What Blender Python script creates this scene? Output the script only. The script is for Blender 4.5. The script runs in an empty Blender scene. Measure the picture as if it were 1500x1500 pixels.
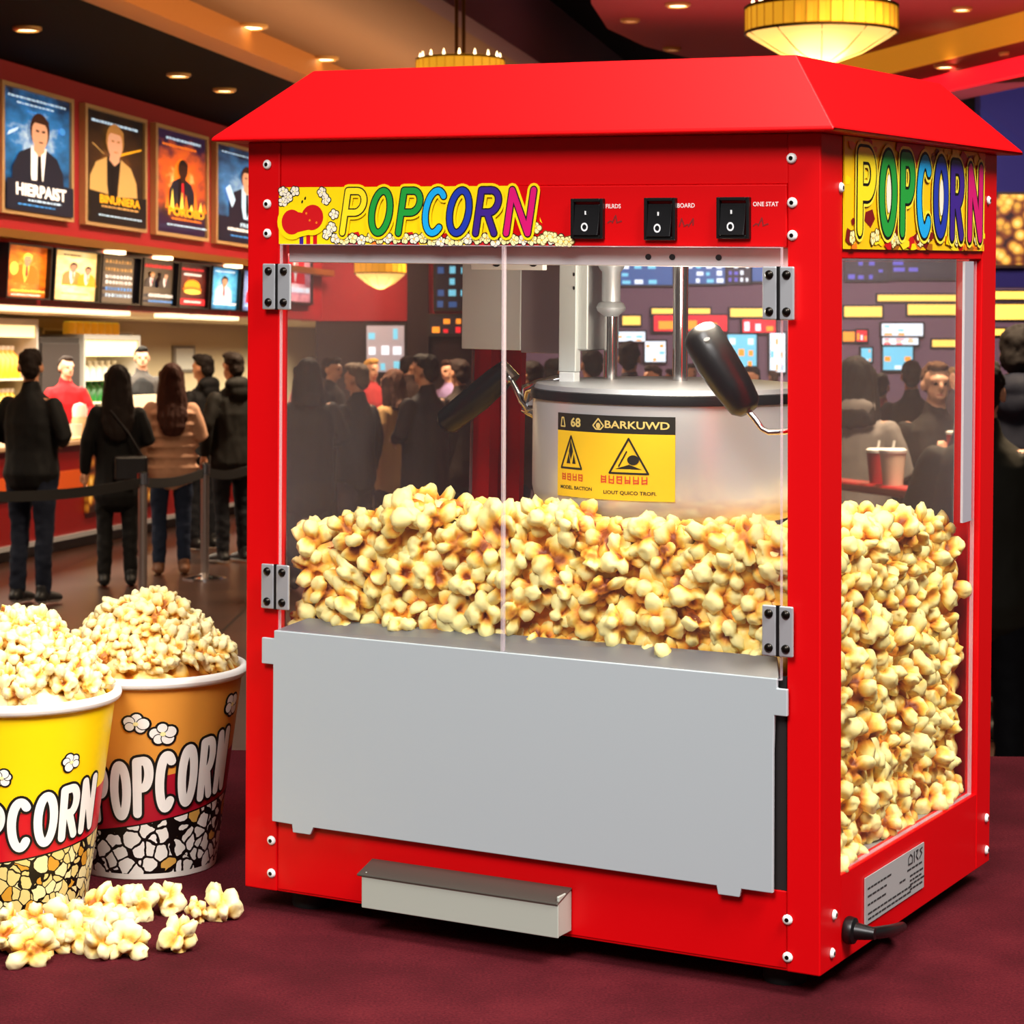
import bpy, bmesh, math, random
import numpy as np
from mathutils import Vector, Matrix, Euler, noise
random.seed(7)
SC = bpy.context.scene
COL = SC.collection
PI = math.pi

# ------------------------------------------------------------------ camera, world, lights, exposure
FOC, HY, CZ = 3608.37, 520.0, 1.715          # focal length (px), horizon row, eye height (m)
cam_d = bpy.data.cameras.new('camera')
cam = bpy.data.objects.new('camera', cam_d); COL.objects.link(cam)
cam.location = (0, 0, CZ); cam.rotation_euler = (PI/2, 0, 0)
cam_d.sensor_width = 36; cam_d.lens = 36*FOC/1500
cam_d.shift_y = (HY-750)/1500
cam_d.clip_end = 200; cam_d.clip_start = .05
cam_d.dof.use_dof = True; cam_d.dof.focus_distance = 2.22; cam_d.dof.aperture_fstop = 34
SC.camera = cam
SC.view_settings.view_transform = 'Standard'; SC.view_settings.look = 'None'
SC.view_settings.gamma = 1; SC.view_settings.use_curve_mapping = False
SC.view_settings.exposure = 0.0
SC.cycles.use_denoising = True
SC.cycles.transparent_max_bounces = 24
SC.cycles.max_bounces = 8
SC.cycles.sample_clamp_indirect = 4
w_ = bpy.data.worlds.new('world'); SC.world = w_; w_.use_nodes = True
bg = w_.node_tree.nodes['Background']
bg.inputs[0].default_value = (.9, .72, .62, 1); bg.inputs[1].default_value = .10

def area(name, loc, target, size, power, col=(1, 1, 1), spread=180, sy=None):
    l = bpy.data.lights.new(name, 'AREA'); l.size = size; l.energy = power; l.color = col
    if sy: l.shape = 'RECTANGLE'; l.size_y = sy
    l.spread = math.radians(spread)
    o = bpy.data.objects.new(name, l); COL.objects.link(o); o.location = loc
    o.rotation_euler = (Vector(target)-Vector(loc)).to_track_quat('-Z', 'Y').to_euler()
    return o
def spot(name, loc, target, power, angle, blend=.6, col=(1, .8, .55), r=.1):
    l = bpy.data.lights.new(name, 'SPOT'); l.energy = power; l.color = col
    l.spot_size = math.radians(angle); l.spot_blend = blend; l.shadow_soft_size = r
    o = bpy.data.objects.new(name, l); COL.objects.link(o); o.location = loc
    o.rotation_euler = (Vector(target)-Vector(loc)).to_track_quat('-Z', 'Y').to_euler()
    return o
def point(name, loc, power, col=(1, .8, .55), r=.1):
    l = bpy.data.lights.new(name, 'POINT'); l.energy = power; l.color = col; l.shadow_soft_size = r
    o = bpy.data.objects.new(name, l); COL.objects.link(o); o.location = loc
    return o
# unseen area lights added to brighten the machine and its stand
area('added_key_light', (1.5, .5, 4.1), (0, 2.3, 1.4), 1.2, 48, (1, .97, .93), 90)
area('added_front_light', (-.9, -.9, 3.9), (0, 2.3, 1.35), 1.4, 36, (1, .98, .96), 80)
area('added_top_light', (.2, 2.2, 4.1), (.1, 2.4, 1.4), 1.0, 9, (1, .95, .88), 80)
# lobby ceiling lamps (warm), one added to brighten the people by the rail, and the bright back bar
for i, (x, y, p) in enumerate([(-1.6, 15, 90), (-1.2, 20, 120), (0, 26, 120), (3, 22, 110), (2.2, 13, 60), (2.0, 10, 110), (4.5, 30, 120), (-.5, 33, 120)]):
    area('lobby_downlight_fill', (x, y, 4.0), (x, y, 0), .7, p*1.7, (1, .74, .48), 120)

# ------------------------------------------------------------------ helpers
def lin(h):
    h = h.lstrip('#'); out = []
    for i in (0, 2, 4):
        c = int(h[i:i+2], 16)/255
        out.append(c/12.92 if c <= .04045 else ((c+.055)/1.055)**2.4)
    return (*out, 1)
MATS = {}
def mat(name, col, rough=.5, metal=0, emit=0, ecol=None, coat=0, spec=.5, alpha=1):
    if name in MATS: return MATS[name]
    m = bpy.data.materials.new(name); m.use_nodes = True
    b = m.node_tree.nodes['Principled BSDF']
    b.inputs['Base Color'].default_value = lin(col) if isinstance(col, str) else col
    b.inputs['Roughness'].default_value = rough; b.inputs['Metallic'].default_value = metal
    b.inputs['Coat Weight'].default_value = coat; b.inputs['Specular IOR Level'].default_value = spec
    if emit:
        c = ecol or col
        b.inputs['Emission Color'].default_value = lin(c) if isinstance(c, str) else c
        b.inputs['Emission Strength'].default_value = emit
    MATS[name] = m
    return m
def newmat(name):
    m = bpy.data.materials.new(name); m.use_nodes = True; MATS[name] = m
    nt = m.node_tree
    return m, nt, nt.nodes['Principled BSDF']
def nd(nt, t, **kw):
    n = nt.nodes.new(t)
    for k, v in kw.items():
        if k.startswith('i_'): n.inputs[int(k[2:])].default_value = v
        else: setattr(n, k, v)
    return n
def ramp(nt, fac, stops, interp='LINEAR'):
    r = nt.nodes.new('ShaderNodeValToRGB'); r.color_ramp.interpolation = interp
    e = r.color_ramp.elements
    while len(e) < len(stops): e.new(.5)
    for i, (p, c) in enumerate(stops):
        e[i].position = p; e[i].color = lin(c) if isinstance(c, str) else c
    nt.links.new(fac, r.inputs[0]); return r.outputs[0]
def math_n(nt, op, a, b=None, c=None):
    n = nt.nodes.new('ShaderNodeMath'); n.operation = op
    for i, v in enumerate((a, b, c)):
        if v is None: continue
        if isinstance(v, (int, float)): n.inputs[i].default_value = v
        else: nt.links.new(v, n.inputs[i])
    return n.outputs[0]
def mixc(nt, fac, a, b):
    n = nt.nodes.new('ShaderNodeMix'); n.data_type = 'RGBA'
    if isinstance(fac, (int, float)): n.inputs[0].default_value = fac
    else: nt.links.new(fac, n.inputs[0])
    for k, v in ((6, a), (7, b)):
        if isinstance(v, str): n.inputs[k].default_value = lin(v)
        elif isinstance(v, tuple): n.inputs[k].default_value = v
        else: nt.links.new(v, n.inputs[k])
    return n.outputs[2]

class MB:
    """collects shapes into ONE mesh"""
    def __init__(s): s.v = []; s.f = []; s.m = []; s.mats = []; s.k = 0
    def mi(s, m):
        if m not in s.mats: s.mats.append(m)
        return s.mats.index(m)
    def add(s, vs, fs, m, M=None):
        o = len(s.v); k = s.mi(m)
        for p in vs:
            p = Vector(p); s.v.append(M @ p if M else p)
        for f in fs: s.f.append([i+o for i in f]); s.m.append(k)
        return s
    def box(s, a, b, m, M=None):
        x0, y0, z0 = a; x1, y1, z1 = b
        return s.add([(x0, y0, z0), (x1, y0, z0), (x1, y1, z0), (x0, y1, z0), (x0, y0, z1), (x1, y0, z1), (x1, y1, z1), (x0, y1, z1)],
                     [(0, 3, 2, 1), (4, 5, 6, 7), (0, 1, 5, 4), (1, 2, 6, 5), (2, 3, 7, 6), (3, 0, 4, 7)], m, M)
    def rings(s, rings, m, caps=True, M=None, closed=True):
        n = len(rings[0]); vs = [p for r in rings for p in r]; fs = []
        for i in range(len(rings)-1):
            for j in range(n if closed else n-1):
                k = (j+1) % n
                fs.append((i*n+j, i*n+k, (i+1)*n+k, (i+1)*n+j))
        if caps: fs.append(tuple(reversed(range(n)))); fs.append(tuple(range((len(rings)-1)*n, len(rings)*n)))
        return s.add(vs, fs, m, M)
    def tube(s, pts, r, m, n=12, caps=True, M=None, squash=1):
        pts = [Vector(p) for p in pts]; rs = r if isinstance(r, (list, tuple)) else [r]*len(pts)
        rings = []; ref = None
        for i, p in enumerate(pts):
            t = (pts[min(i+1, len(pts)-1)]-pts[max(i-1, 0)]).normalized()
            if ref is None:
                ref = Vector((0, 0, 1)) if abs(t.z) < .9 else Vector((1, 0, 0))
            a = (ref-t*ref.dot(t)).normalized(); b = t.cross(a); ref = a
            rings.append([p+a*math.cos(2*PI*j/n)*rs[i]+b*math.sin(2*PI*j/n)*rs[i]*squash for j in range(n)])
        return s.rings(rings, m, caps, M)
    def lathe(s, prof, m, n=32, M=None, caps=True):
        return s.rings([[(r*math.cos(2*PI*j/n), r*math.sin(2*PI*j/n), z) for j in range(n)] for r, z in prof], m, caps, M)
    def prism(s, poly, y0, y1, m, M=None):
        """polygon in x,z extruded along y (y0 = front)"""
        n = len(poly); vs = [(x, y0, z) for x, z in poly]+[(x, y1, z) for x, z in poly]
        fs = [tuple(range(n)), tuple(reversed(range(n, 2*n)))]+[(i, i+n, (i+1) % n+n, (i+1) % n) for i in range(n)]
        return s.add(vs, fs, m, M)
    def flat(s, poly, y, m, M=None):
        s.k += 1; y -= s.k*5e-7          # each printed patch lies a hair above the one before
        return s.add([(x, y, z) for x, z in poly], [tuple(range(len(poly)))], m, M)
    def disc(s, cx, cz, rx, rz, y, m, n=20, M=None, rot=0):
        c, q = math.cos(rot), math.sin(rot)
        P = [(rx*math.cos(2*PI*j/n), rz*math.sin(2*PI*j/n)) for j in range(n)]
        s.k += 1; y -= s.k*5e-7
        vs = [(cx, y, cz)]+[(cx+a*c-b*q, y, cz+a*q+b*c) for a, b in P]
        return s.add(vs, [(0, j+1, (j+1) % n+1) for j in range(n)], m, M)
    def stroke(s, pts, wd, y, m, M=None):
        """flat round-ended brush stroke in the x,z plane"""
        for i in range(len(pts)-1):
            (x0, z0), (x1, z1) = pts[i], pts[i+1]
            dx, dz = x1-x0, z1-z0; L = math.hypot(dx, dz) or 1; nx, nz = -dz/L*wd/2, dx/L*wd/2
            s.flat([(x0-nx, z0-nz), (x1-nx, z1-nz), (x1+nx, z1+nz), (x0+nx, z0+nz)], y, m, M)
        for x, z in pts: s.disc(x, z, wd/2, wd/2, y, m, 12, M)
        return s
    def text(s, string, x, z, size, y, m, M=None, sx=1, bold=0, align='CENTER', shear=0):
        vs, fs = text_mesh(string, bold, align)
        o = [(x+(a+shear*b)*size*sx, y, z+b*size) for a, b in vs]
        return s.add(o, fs, m, M)
    def mesh(s, name, warp=False):
        me = bpy.data.meshes.new(name)
        vs = [wp(p) for p in s.v] if warp else s.v
        me.from_pydata([tuple(p) for p in vs], [], s.f)
        for m in s.mats: me.materials.append(m)
        me.polygons.foreach_set('material_index', s.m)
        me.update(); return me
    def build(s, name, parent=None, smooth=0, bevel=0, warp=False, seg=2):
        me = s.mesh(name, warp)
        if smooth:
            me.polygons.foreach_set('use_smooth', [True]*len(me.polygons))
            me.set_sharp_from_angle(angle=math.radians(smooth))
        o = bpy.data.objects.new(name, me); COL.objects.link(o)
        if parent: o.parent = parent
        if bevel:
            b = o.modifiers.new('bevel', 'BEVEL'); b.width = bevel; b.segments = seg; b.limit_method = 'ANGLE'; b.angle_limit = .3; b.harden_normals = True
            me.polygons.foreach_set('use_smooth', [True]*len(me.polygons))
        return o
_tc = {}
def text_mesh(string, bold, align):
    k = (string, bold, align)
    if k not in _tc:
        c = bpy.data.curves.new('t', 'FONT'); c.body = string; c.size = 1; c.offset = bold; c.align_x = align; c.resolution_u = 3
        o = bpy.data.objects.new('t', c); COL.objects.link(o)
        me = bpy.data.meshes.new_from_object(o.evaluated_get(bpy.context.evaluated_depsgraph_get()))
        _tc[k] = ([(v.co.x, v.co.y) for v in me.vertices], [tuple(p.vertices) for p in me.polygons])
        bpy.data.objects.remove(o); bpy.data.curves.remove(c); bpy.data.meshes.remove(me)
    return _tc[k]
def tag(o, label, cat, group=None, kind=None):
    o['label'] = label; o['category'] = cat
    if group: o['group'] = group
    if kind: o['kind'] = kind
    return o
def struct(o): o['kind'] = 'structure'; return o
def empty(name, M=None, loc=None, rz=0):
    o = bpy.data.objects.new(name, None); COL.objects.link(o); o.empty_display_size = .1
    if M is not None: o.matrix_world = M
    if loc is not None: o.location = loc; o.rotation_euler = (0, 0, rz)
    return o
def at(px, py, d): return Vector(((px-750)/FOC*d, d, CZ-(py-HY)/FOC*d))
def ground(px, py):
    d = FOC*CZ/(py-HY); return Vector(((px-750)/FOC*d, d, 0))
# letter strokes on a unit-high grid
def arc(cx, cz, rx, rz, a0, a1, n=22):
    return [(cx+rx*math.cos(math.radians(a0+(a1-a0)*i/n)), cz+rz*math.sin(math.radians(a0+(a1-a0)*i/n))) for i in range(n+1)]
GL = {'P': (.56, [[(0, 0), (0, 1)], [(0, 1)]+arc(.3, .74, .26, .26, 90, -90)+[(0, .48)]]),
      'O': (.62, [arc(.31, .5, .31, .5, 0, 360, 30)]),
      'C': (.58, [arc(.32, .5, .32, .5, 48, 312, 26)]),
      'R': (.58, [[(0, 0), (0, 1)], [(0, 1)]+arc(.3, .74, .26, .26, 90, -90)+[(0, .48)], [(.26, .48), (.56, 0)]]),
      'N': (.56, [[(0, 0), (0, 1)], [(0, 1), (.56, 0)], [(.56, 0), (.56, 1)]])}
def densify(p, step):
    out = [p[0]]
    for a, b in zip(p, p[1:]):
        k = max(1, int(math.hypot(b[0]-a[0], b[1]-a[1])/step))
        out += [(a[0]+(b[0]-a[0])*i/k, a[1]+(b[1]-a[1])*i/k) for i in range(1, k+1)]
    return out
def toon_corn(mb, x, z, r, y, ink, fill, yellow, rng, M=None, dy=-.0001, k=5):
    """cartoon popped corn: inked lobes"""
    lob = []
    a0 = rng.uniform(0, 6)
    for i in range(k):
        a = a0+i*2*PI/k+rng.uniform(-.3, .3)
        lob.append((x+math.cos(a)*r*.58, z+math.sin(a)*r*.5, r*rng.uniform(.38, .52)))
    for lx, lz, lr in lob: mb.disc(lx, lz, lr+r*.16, lr+r*.14, y, ink, 14, M)
    for i, (lx, lz, lr) in enumerate(lob):
        mb.disc(lx, lz, lr+r*.05, lr+r*.05, y+dy*(1+2*i), ink, 14, M)
        mb.disc(lx, lz, lr*.95, lr*.93, y+dy*(2+2*i), fill, 14, M)
    mb.disc(x, z, r*.22, r*.18, y+dy*(2*k+3), yellow, 10, M)

# ------------------------------------------------------------------ machine frame and its slightly tilted stand
MW, MD, MH, KX, KY = .53466, .44493, .66, .02175, -.03413
def wp(p):
    t = 1-p[2]/MH
    return Vector((p[0]+(p[0]-MW/2)*KX*t, p[1]+(p[1]-MD/2)*KY*t, p[2]))
RT = Euler((.041, 0, 0)).to_matrix().to_4x4() @ Euler((0, .00833, 0)).to_matrix().to_4x4()
MT = Matrix.Translation((-.23651, 2.18289, CZ-.47343))
MACH = MT @ RT @ Matrix.Rotation(-.49937, 4, 'Z')
FOOT = .019
STAND = MT @ RT @ Matrix.Translation((0, 0, -FOOT))      # z = 0 is the carpet
STAND_I = STAND.inverted()
def stand_at(px, py):
    """point of the carpet seen at a pixel, in STAND coordinates"""
    o = STAND_I @ Vector((0, 0, CZ)); q = STAND_I @ at(px, py, 1.0)
    d = q-o; return o+d*(-o.z/d.z)

# ------------------------------------------------------------------ materials
RED = mat('red_enamel', '#cc0006', .42, coat=.05, spec=.22)
REDS = RED
STEEL = mat('brushed_steel', '#b9bcc0', .4, .55)
STEEL_DARK = mat('dark_steel', '#77787c', .42, 1)
ALU = mat('satin_aluminium', '#bfc4c4', .5, .25)
CHROME = mat('chrome', '#d8d8d8', .12, 1)
WHITE = mat('white_plastic', '#e8e6e2', .4)
BLACK = mat('black_plastic', '#0b0b0c', .35)
RUBBER = mat('black_rubber', '#0a0a0a', .7)
GREY = mat('grey_sheet', '#a8aaac', .5, .15)
INK = mat('ink_black', '#080604', .5)
YEL = mat('sign_yellow', '#ffd800', .4)
def glass(name, haze, tint=(.97, .97, .97, 1)):
    m = bpy.data.materials.new(name); m.use_nodes = True; nt = m.node_tree; nt.nodes.clear()
    out = nd(nt, 'ShaderNodeOutputMaterial'); tr = nd(nt, 'ShaderNodeBsdfTransparent'); tr.inputs[0].default_value = tint
    gl = nd(nt, 'ShaderNodeBsdfGlossy'); gl.inputs['Roughness'].default_value = .03
    df = nd(nt, 'ShaderNodeBsdfDiffuse'); df.inputs[0].default_value = (.88, .76, .82, 1)
    lw = nd(nt, 'ShaderNodeLayerWeight'); lw.inputs[0].default_value = .5
    fr = math_n(nt, 'MULTIPLY_ADD', math_n(nt, 'POWER', lw.outputs['Facing'], 5.0), .2, .006)
    m1 = nd(nt, 'ShaderNodeMixShader'); m1.inputs[0].default_value = haze
    nt.links.new(tr.outputs[0], m1.inputs[1]); nt.links.new(df.outputs[0], m1.inputs[2])
    m2 = nd(nt, 'ShaderNodeMixShader'); nt.links.new(fr, m2.inputs[0])
    nt.links.new(m1.outputs[0], m2.inputs[1]); nt.links.new(gl.outputs[0], m2.inputs[2])
    nt.links.new(m2.outputs[0], out.inputs[0]); return m
GLASS = glass('acrylic_pane', .006); GLASS_R = glass('hazy_rear_pane', .06)
GEDGE = glass('acrylic_edge', .25)

def corn_mat(name, c_hi, c_mid, c_lo, c_hull, thin=.0):
    m, nt, b = newmat(name)
    at_ = nd(nt, 'ShaderNodeAttribute'); at_.attribute_name = 'tone'
    oi = nd(nt, 'ShaderNodeObjectInfo')
    tc = nd(nt, 'ShaderNodeTexCoord')
    nz = nd(nt, 'ShaderNodeTexNoise'); nz.inputs['Scale'].default_value = 70
    nt.links.new(tc.outputs['Object'], nz.inputs['Vector'])
    v = math_n(nt, 'MULTIPLY_ADD', nz.outputs['Fac'], .5, -.2)
    v = math_n(nt, 'ADD', v, at_.outputs['Fac'])
    v = math_n(nt, 'ADD', v, math_n(nt, 'MULTIPLY_ADD', oi.outputs['Random'], .34, -.19))
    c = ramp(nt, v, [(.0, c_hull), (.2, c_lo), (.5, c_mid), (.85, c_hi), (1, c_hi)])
    nt.links.new(c, b.inputs['Base Color'])
    b.inputs['Roughness'].default_value = .42
    b.inputs['Subsurface Weight'].default_value = .0
    bp = nd(nt, 'ShaderNodeBump'); bp.inputs['Strength'].default_value = .25; bp.inputs['Distance'].default_value = .002
    n2 = nd(nt, 'ShaderNodeTexNoise'); n2.inputs['Scale'].default_value = 260
    nt.links.new(tc.outputs['Object'], n2.inputs['Vector']); nt.links.new(n2.outputs['Fac'], bp.inputs['Height'])
    nt.links.new(bp.outputs[0], b.inputs['Normal'])
    return m
CORN = corn_mat('popped_corn', '#fff0a0', '#ffcc50', '#e68c24', '#883a14')
CORNP = corn_mat('pale_popped_corn', '#fdeab0', '#fbda80', '#eeac38', '#b0601c')

def carpet_mat():
    m, nt, b = newmat('burgundy_carpet')
    tc = nd(nt, 'ShaderNodeTexCoord')
    n1 = nd(nt, 'ShaderNodeTexNoise'); n1.inputs['Scale'].default_value = 9; n1.inputs['Detail'].default_value = 5
    n2 = nd(nt, 'ShaderNodeTexNoise'); n2.inputs['Scale'].default_value = 420; n2.inputs['Detail'].default_value = 4
    for n in (n1, n2): nt.links.new(tc.outputs['Object'], n.inputs['Vector'])
    f = math_n(nt, 'ADD', math_n(nt, 'MULTIPLY', n1.outputs['Fac'], .5), math_n(nt, 'MULTIPLY', n2.outputs['Fac'], .5))
    c = ramp(nt, f, [(.3, '#320a0c'), (.5, '#4a1018'), (.72, '#661e24')])
    nt.links.new(c, b.inputs['Base Color']); b.inputs['Roughness'].default_value = .95
    b.inputs['Specular IOR Level'].default_value = .1
    bp = nd(nt, 'ShaderNodeBump'); bp.inputs['Strength'].default_value = .7; bp.inputs['Distance'].default_value = .003
    nt.links.new(n2.outputs['Fac'], bp.inputs['Height']); nt.links.new(bp.outputs[0], b.inputs['Normal'])
    return m
def floor_mat():
    m, nt, b = newmat('dark_polished_floor')
    tc = nd(nt, 'ShaderNodeTexCoord')
    br = nd(nt, 'ShaderNodeTexBrick'); br.inputs['Scale'].default_value = 1; br.offset = 0
    br.inputs['Brick Width'].default_value = .9; br.inputs['Row Height'].default_value = .9; br.inputs['Mortar Size'].default_value = .012
    br.inputs['Color1'].default_value = lin('#2a1710'); br.inputs['Color2'].default_value = lin('#3a2218'); br.inputs['Mortar'].default_value = lin('#120a07')
    nt.links.new(tc.outputs['Object'], br.inputs['Vector'])
    nt.links.new(br.outputs['Color'], b.inputs['Base Color']); b.inputs['Roughness'].default_value = .28
    return m
def corn_print(name, emit=0):
    m, nt, b = newmat(name)
    tc = nd(nt, 'ShaderNodeTexCoord'); v = nd(nt, 'ShaderNodeTexVoronoi'); v.inputs['Scale'].default_value = 9
    nt.links.new(tc.outputs['Object'], v.inputs['Vector'])
    c = ramp(nt, v.outputs['Distance'], [(0, '#f6dc84'), (.35, '#e2a838'), (.6, '#7a3a10'), (.8, '#2a0e06')])
    nt.links.new(c, b.inputs['Base Color'])
    if emit: nt.links.new(c, b.inputs['Emission Color']); b.inputs['Emission Strength'].default_value = emit
    return m

# ------------------------------------------------------------------ the setting
A0, SL = -8.037, .194
EX = Vector((SL, 1, 0)).normalized(); EY = Vector((-EX.y, EX.x, 0)); ORI = Vector((A0+SL*10, 10, 0))
WF = Matrix(((EX.x, EY.x, 0, ORI.x), (EX.y, EY.y, 0, ORI.y), (0, 0, 1, 0), (0, 0, 0, 1)))   # x along the servery wall, -y into the lobby
def wf(px, py, yl=0):
    """x, z on the plane y = yl of the servery frame seen at a pixel"""
    Y = (A0-yl*1.0187)/((px-750)/FOC-SL); X = (px-750)/FOC*Y
    return ((Vector((X, Y, 0))-ORI).dot(EX), CZ-(py-HY)/FOC*Y)
def wobj(mb, name, **k):
    o = mb.build(name, **k); o.matrix_world = WF; return o
M_RWALL = mat('red_wall_paint', '#9c0e1c', .6)
M_BLACKC = mat('black_ceiling_paint', '#060404', .8, spec=.05)
M_TAN = mat('tan_ceiling_paint', '#a8682a', .6)
M_TAND = mat('brown_ceiling_paint', '#6e4a2c', .7)
M_CREAM = mat('cream_wall_paint', '#d8c49a', .6)
M_DARK = mat('charcoal_wall_paint', '#231a1c', .7)
M_MAUVE = mat('mauve_wall_paint', '#8c7080', .7)
M_NAVY = mat('navy_wall_paint', '#2a1c66', .7)
M_BURG = mat('burgundy_ceiling_paint', '#8a1620', .7)
M_PURP = mat('plum_trim_paint', '#5a3444', .6)
M_COUNTER = mat('dark_red_laminate', '#7a0d0c', .35)
M_FLOOR = floor_mat()
def slab(name, a, b, m, frame=True):
    o = struct(MB().box(a, b, m).build(name))
    if frame: o.matrix_world = WF
    return o
fl = struct(MB().box((-14, 3, -.1), (14, 42, 0), M_FLOOR).build('floor'))
slab('wall_left', (2, 0, 2.13), (20.0, .25, 4.12), M_RWALL)
slab('wall_servery', (-2, 3.2, 0), (34, 3.4, 4.12), M_CREAM)
slab('ceiling_servery', (2, .25, 2.16), (32, 3.2, 2.3), M_CREAM)
slab('ceiling_soffit', (0, -1.85, 4.12), (32, 3.4, 4.3), M_BLACKC)
slab('ceiling_beam', (0, -2.12, 4.12), (32, -1.85, 4.5), M_TAN)
slab('ceiling_tan_band', (0, -3.75, 4.32), (32, -2.12, 4.5), M_TAND)
slab('ceiling_plum_edge', (0, -3.95, 4.32), (32, -3.75, 5.0), M_PURP)
slab('ceiling', (0, -16, 4.95), (32, -3.95, 5.1), M_BLACKC)
slab('trim_1', (2, -.16, 2.66), (20.0, 0, 2.73), mat('brass_trim', '#a8742c', .35, .6))
# ceiling in burgundy with a cove on the far right
def plane_pt(px, py, z):
    d = (z-CZ)*FOC/(HY-py); return Vector(((px-750)/FOC*d, d, z))
pts = [plane_pt(*p, 4.6) for p in ((862, -60), (866, 5), (890, 42), (945, 68), (1020, 88), (1130, 100), (1225, 94), (1500, 20), (1640, -30))]
mb = MB(); n_ = len(pts)
mb.add([p for p in pts]+[p+Vector((0, 0, .25)) for p in pts], [tuple(range(n_)), tuple(reversed(range(n_, 2*n_)))]+[(i, (i+1) % n_, (i+1) % n_+n_, i+n_) for i in range(n_)], M_BURG)
struct(mb.build('ceiling_burgundy'))
def seg_box(name, p, q, th, h, m):
    p, q = Vector(p), Vector(q); e = (q-p); L = e.length; ang = math.atan2(e.y, e.x)
    o = MB().box((0, 0, 0), (L, th, h), m).build(name); o.matrix_world = Matrix.Translation(p) @ Matrix.Rotation(ang, 4, 'Z'); return o
pa, pb = plane_pt(1225, 103, 4.55), plane_pt(1640, -15, 4.55)
cA, cB = plane_pt(1225, 98, 4.55), plane_pt(1640, -12, 4.55)
def lvl(p, z): return Vector((p.x, p.y, z))
struct(seg_box('ceiling_cove_band', lvl(cA, 4.24)+Vector((0, .12, 0)), lvl(cB, 4.24)+Vector((0, .12, 0)), 1.2, .36, M_BURG))
tag(seg_box('cove_light', lvl(cA, 4.36), lvl(cB, 4.36), .1, .24, mat('amber_cove_glow', '#c8801c', .5, emit=.6)), 'amber cove light strip running along the burgundy ceiling edge', 'light strip')
tag(seg_box('neon_strip', lvl(cA, 4.08), lvl(cB, 4.08), .1, .15, mat('red_neon_glow', '#ff1428', .5, emit=.9)), 'red neon strip under the ceiling cove above the navy wall', 'light strip')
# cross wall behind the queue and the far wall
def xw(px, Y): return (px-750)/FOC*Y
struct(MB().box((xw(440, 30), 30, 2.13), (xw(597, 30), 30.3, 4.12), M_RWALL).build('wall_red_end'))
struct(MB().box((xw(462, 30), 30.02, 0), (xw(700, 30), 30.3, 2.13), M_DARK).build('wall_dark_end'))
struct(MB().box((xw(597, 30), 29.9, 0), (xw(628, 30), 30.4, 4.95), M_DARK).build('wall_pier'))
struct(MB().box((xw(628, 30), 30, 2.13), (xw(705, 30), 30.3, 4.95), M_RWALL).build('wall_board_panel'))
struct(MB().box((xw(690, 41), 41, 0), (xw(1750, 41), 41.3, 5), M_MAUVE).build('wall_far'))
struct(MB().box((xw(1436, 26), 26, 2.43), (xw(1700, 26), 26.3, 4.95), M_NAVY).build('wall_right'))
# the carpeted stand the machine is on
p1, p2 = stand_at(340, 1103), stand_at(1600, 1099)
mb = MB().box((-2.2, -1.6, -.12), (2.2, (p1.y+p2.y)/2, 0), carpet_mat())
o = struct(mb.build('floor_carpet', bevel=.012)); o.matrix_world = STAND

spot('end_wall_spot', at(530, 330, 28.2), at(530, 470, 30), 160, 80, 1, (1, .5, .35))
area('tan_band_fill', WF @ Vector((13, -2.9, 3.3)), WF @ Vector((13, -2.9, 5)), 16, 110, (1, .66, .35), 120, .6).rotation_euler = (PI, 0, math.atan2(EX.y, EX.x))  # unseen area light added to brighten the tan ceiling band
area('beam_fill', WF @ Vector((13, -3.2, 3.7)), WF @ Vector((13, -2, 4.3)), 16, 60, (1, .66, .35), 120, .3).rotation_euler = (math.radians(115), 0, math.atan2(EX.y, EX.x))  # second unseen light, added for the beam face
area('right_wall_fill', (4.2, 23, 4.0), (5.6, 26, 3.4), 1.5, 60, (.9, .85, 1), 120)  # no fixture here: light added to lift the navy wall
area('far_hall_light', (4, 34, 4.4), (4, 40.5, 2.6), 8, 420, (1, .78, .8), 150, 1)
area('burgundy_uplight', (2.6, 19, 3.6), (2.6, 19, 5), 4, 60, (1, .5, .4), 140)
# ------------------------------------------------------------------ ceiling lamps
G_LAMP = mat('lamp_glow', '#ffe2a8', .5, emit=6); G_DIM = mat('dim_lamp_glow', '#d8a070', .5, emit=1.0)
M_RING = mat('lamp_ring', '#c89858', .4, .3)
spots_l = [(40, 40, 4.12, 1, 'in the black soffit above the first poster'), (262, 108, 4.12, 1, 'in the black soffit above the fiery poster'),
         (329, 130, 4.12, 1, 'in the black soffit at the machine roof corner'), (363, 37, 4.32, 1.5, 'large and bright in the tan ceiling band'),
         (475, 84, 4.32, 1.2, 'in the tan ceiling band just above the machine roof'), (685, 20, 4.95, 1.3, 'beside the chandelier rods in the dark ceiling'),
         (762, 78, 4.95, .9, 'low in the dark ceiling over the machine roof'), (993, 5, 4.6, 1, 'in the burgundy ceiling at the top edge'),
         (984, 70, 4.6, .8, 'dim in the burgundy ceiling just above the roof'), (923, 28, 4.6, .8, 'dim in the burgundy ceiling near its rounded edge'),
         (1385, 95, 4.3, 1, 'between the amber cove and the red neon strip'), (1409, 11, 4.6, .8, 'in the burgundy ceiling above the amber cove'),
         (1476, 77, 4.3, .7, 'dim between amber cove and neon strip by the edge')]
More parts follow.
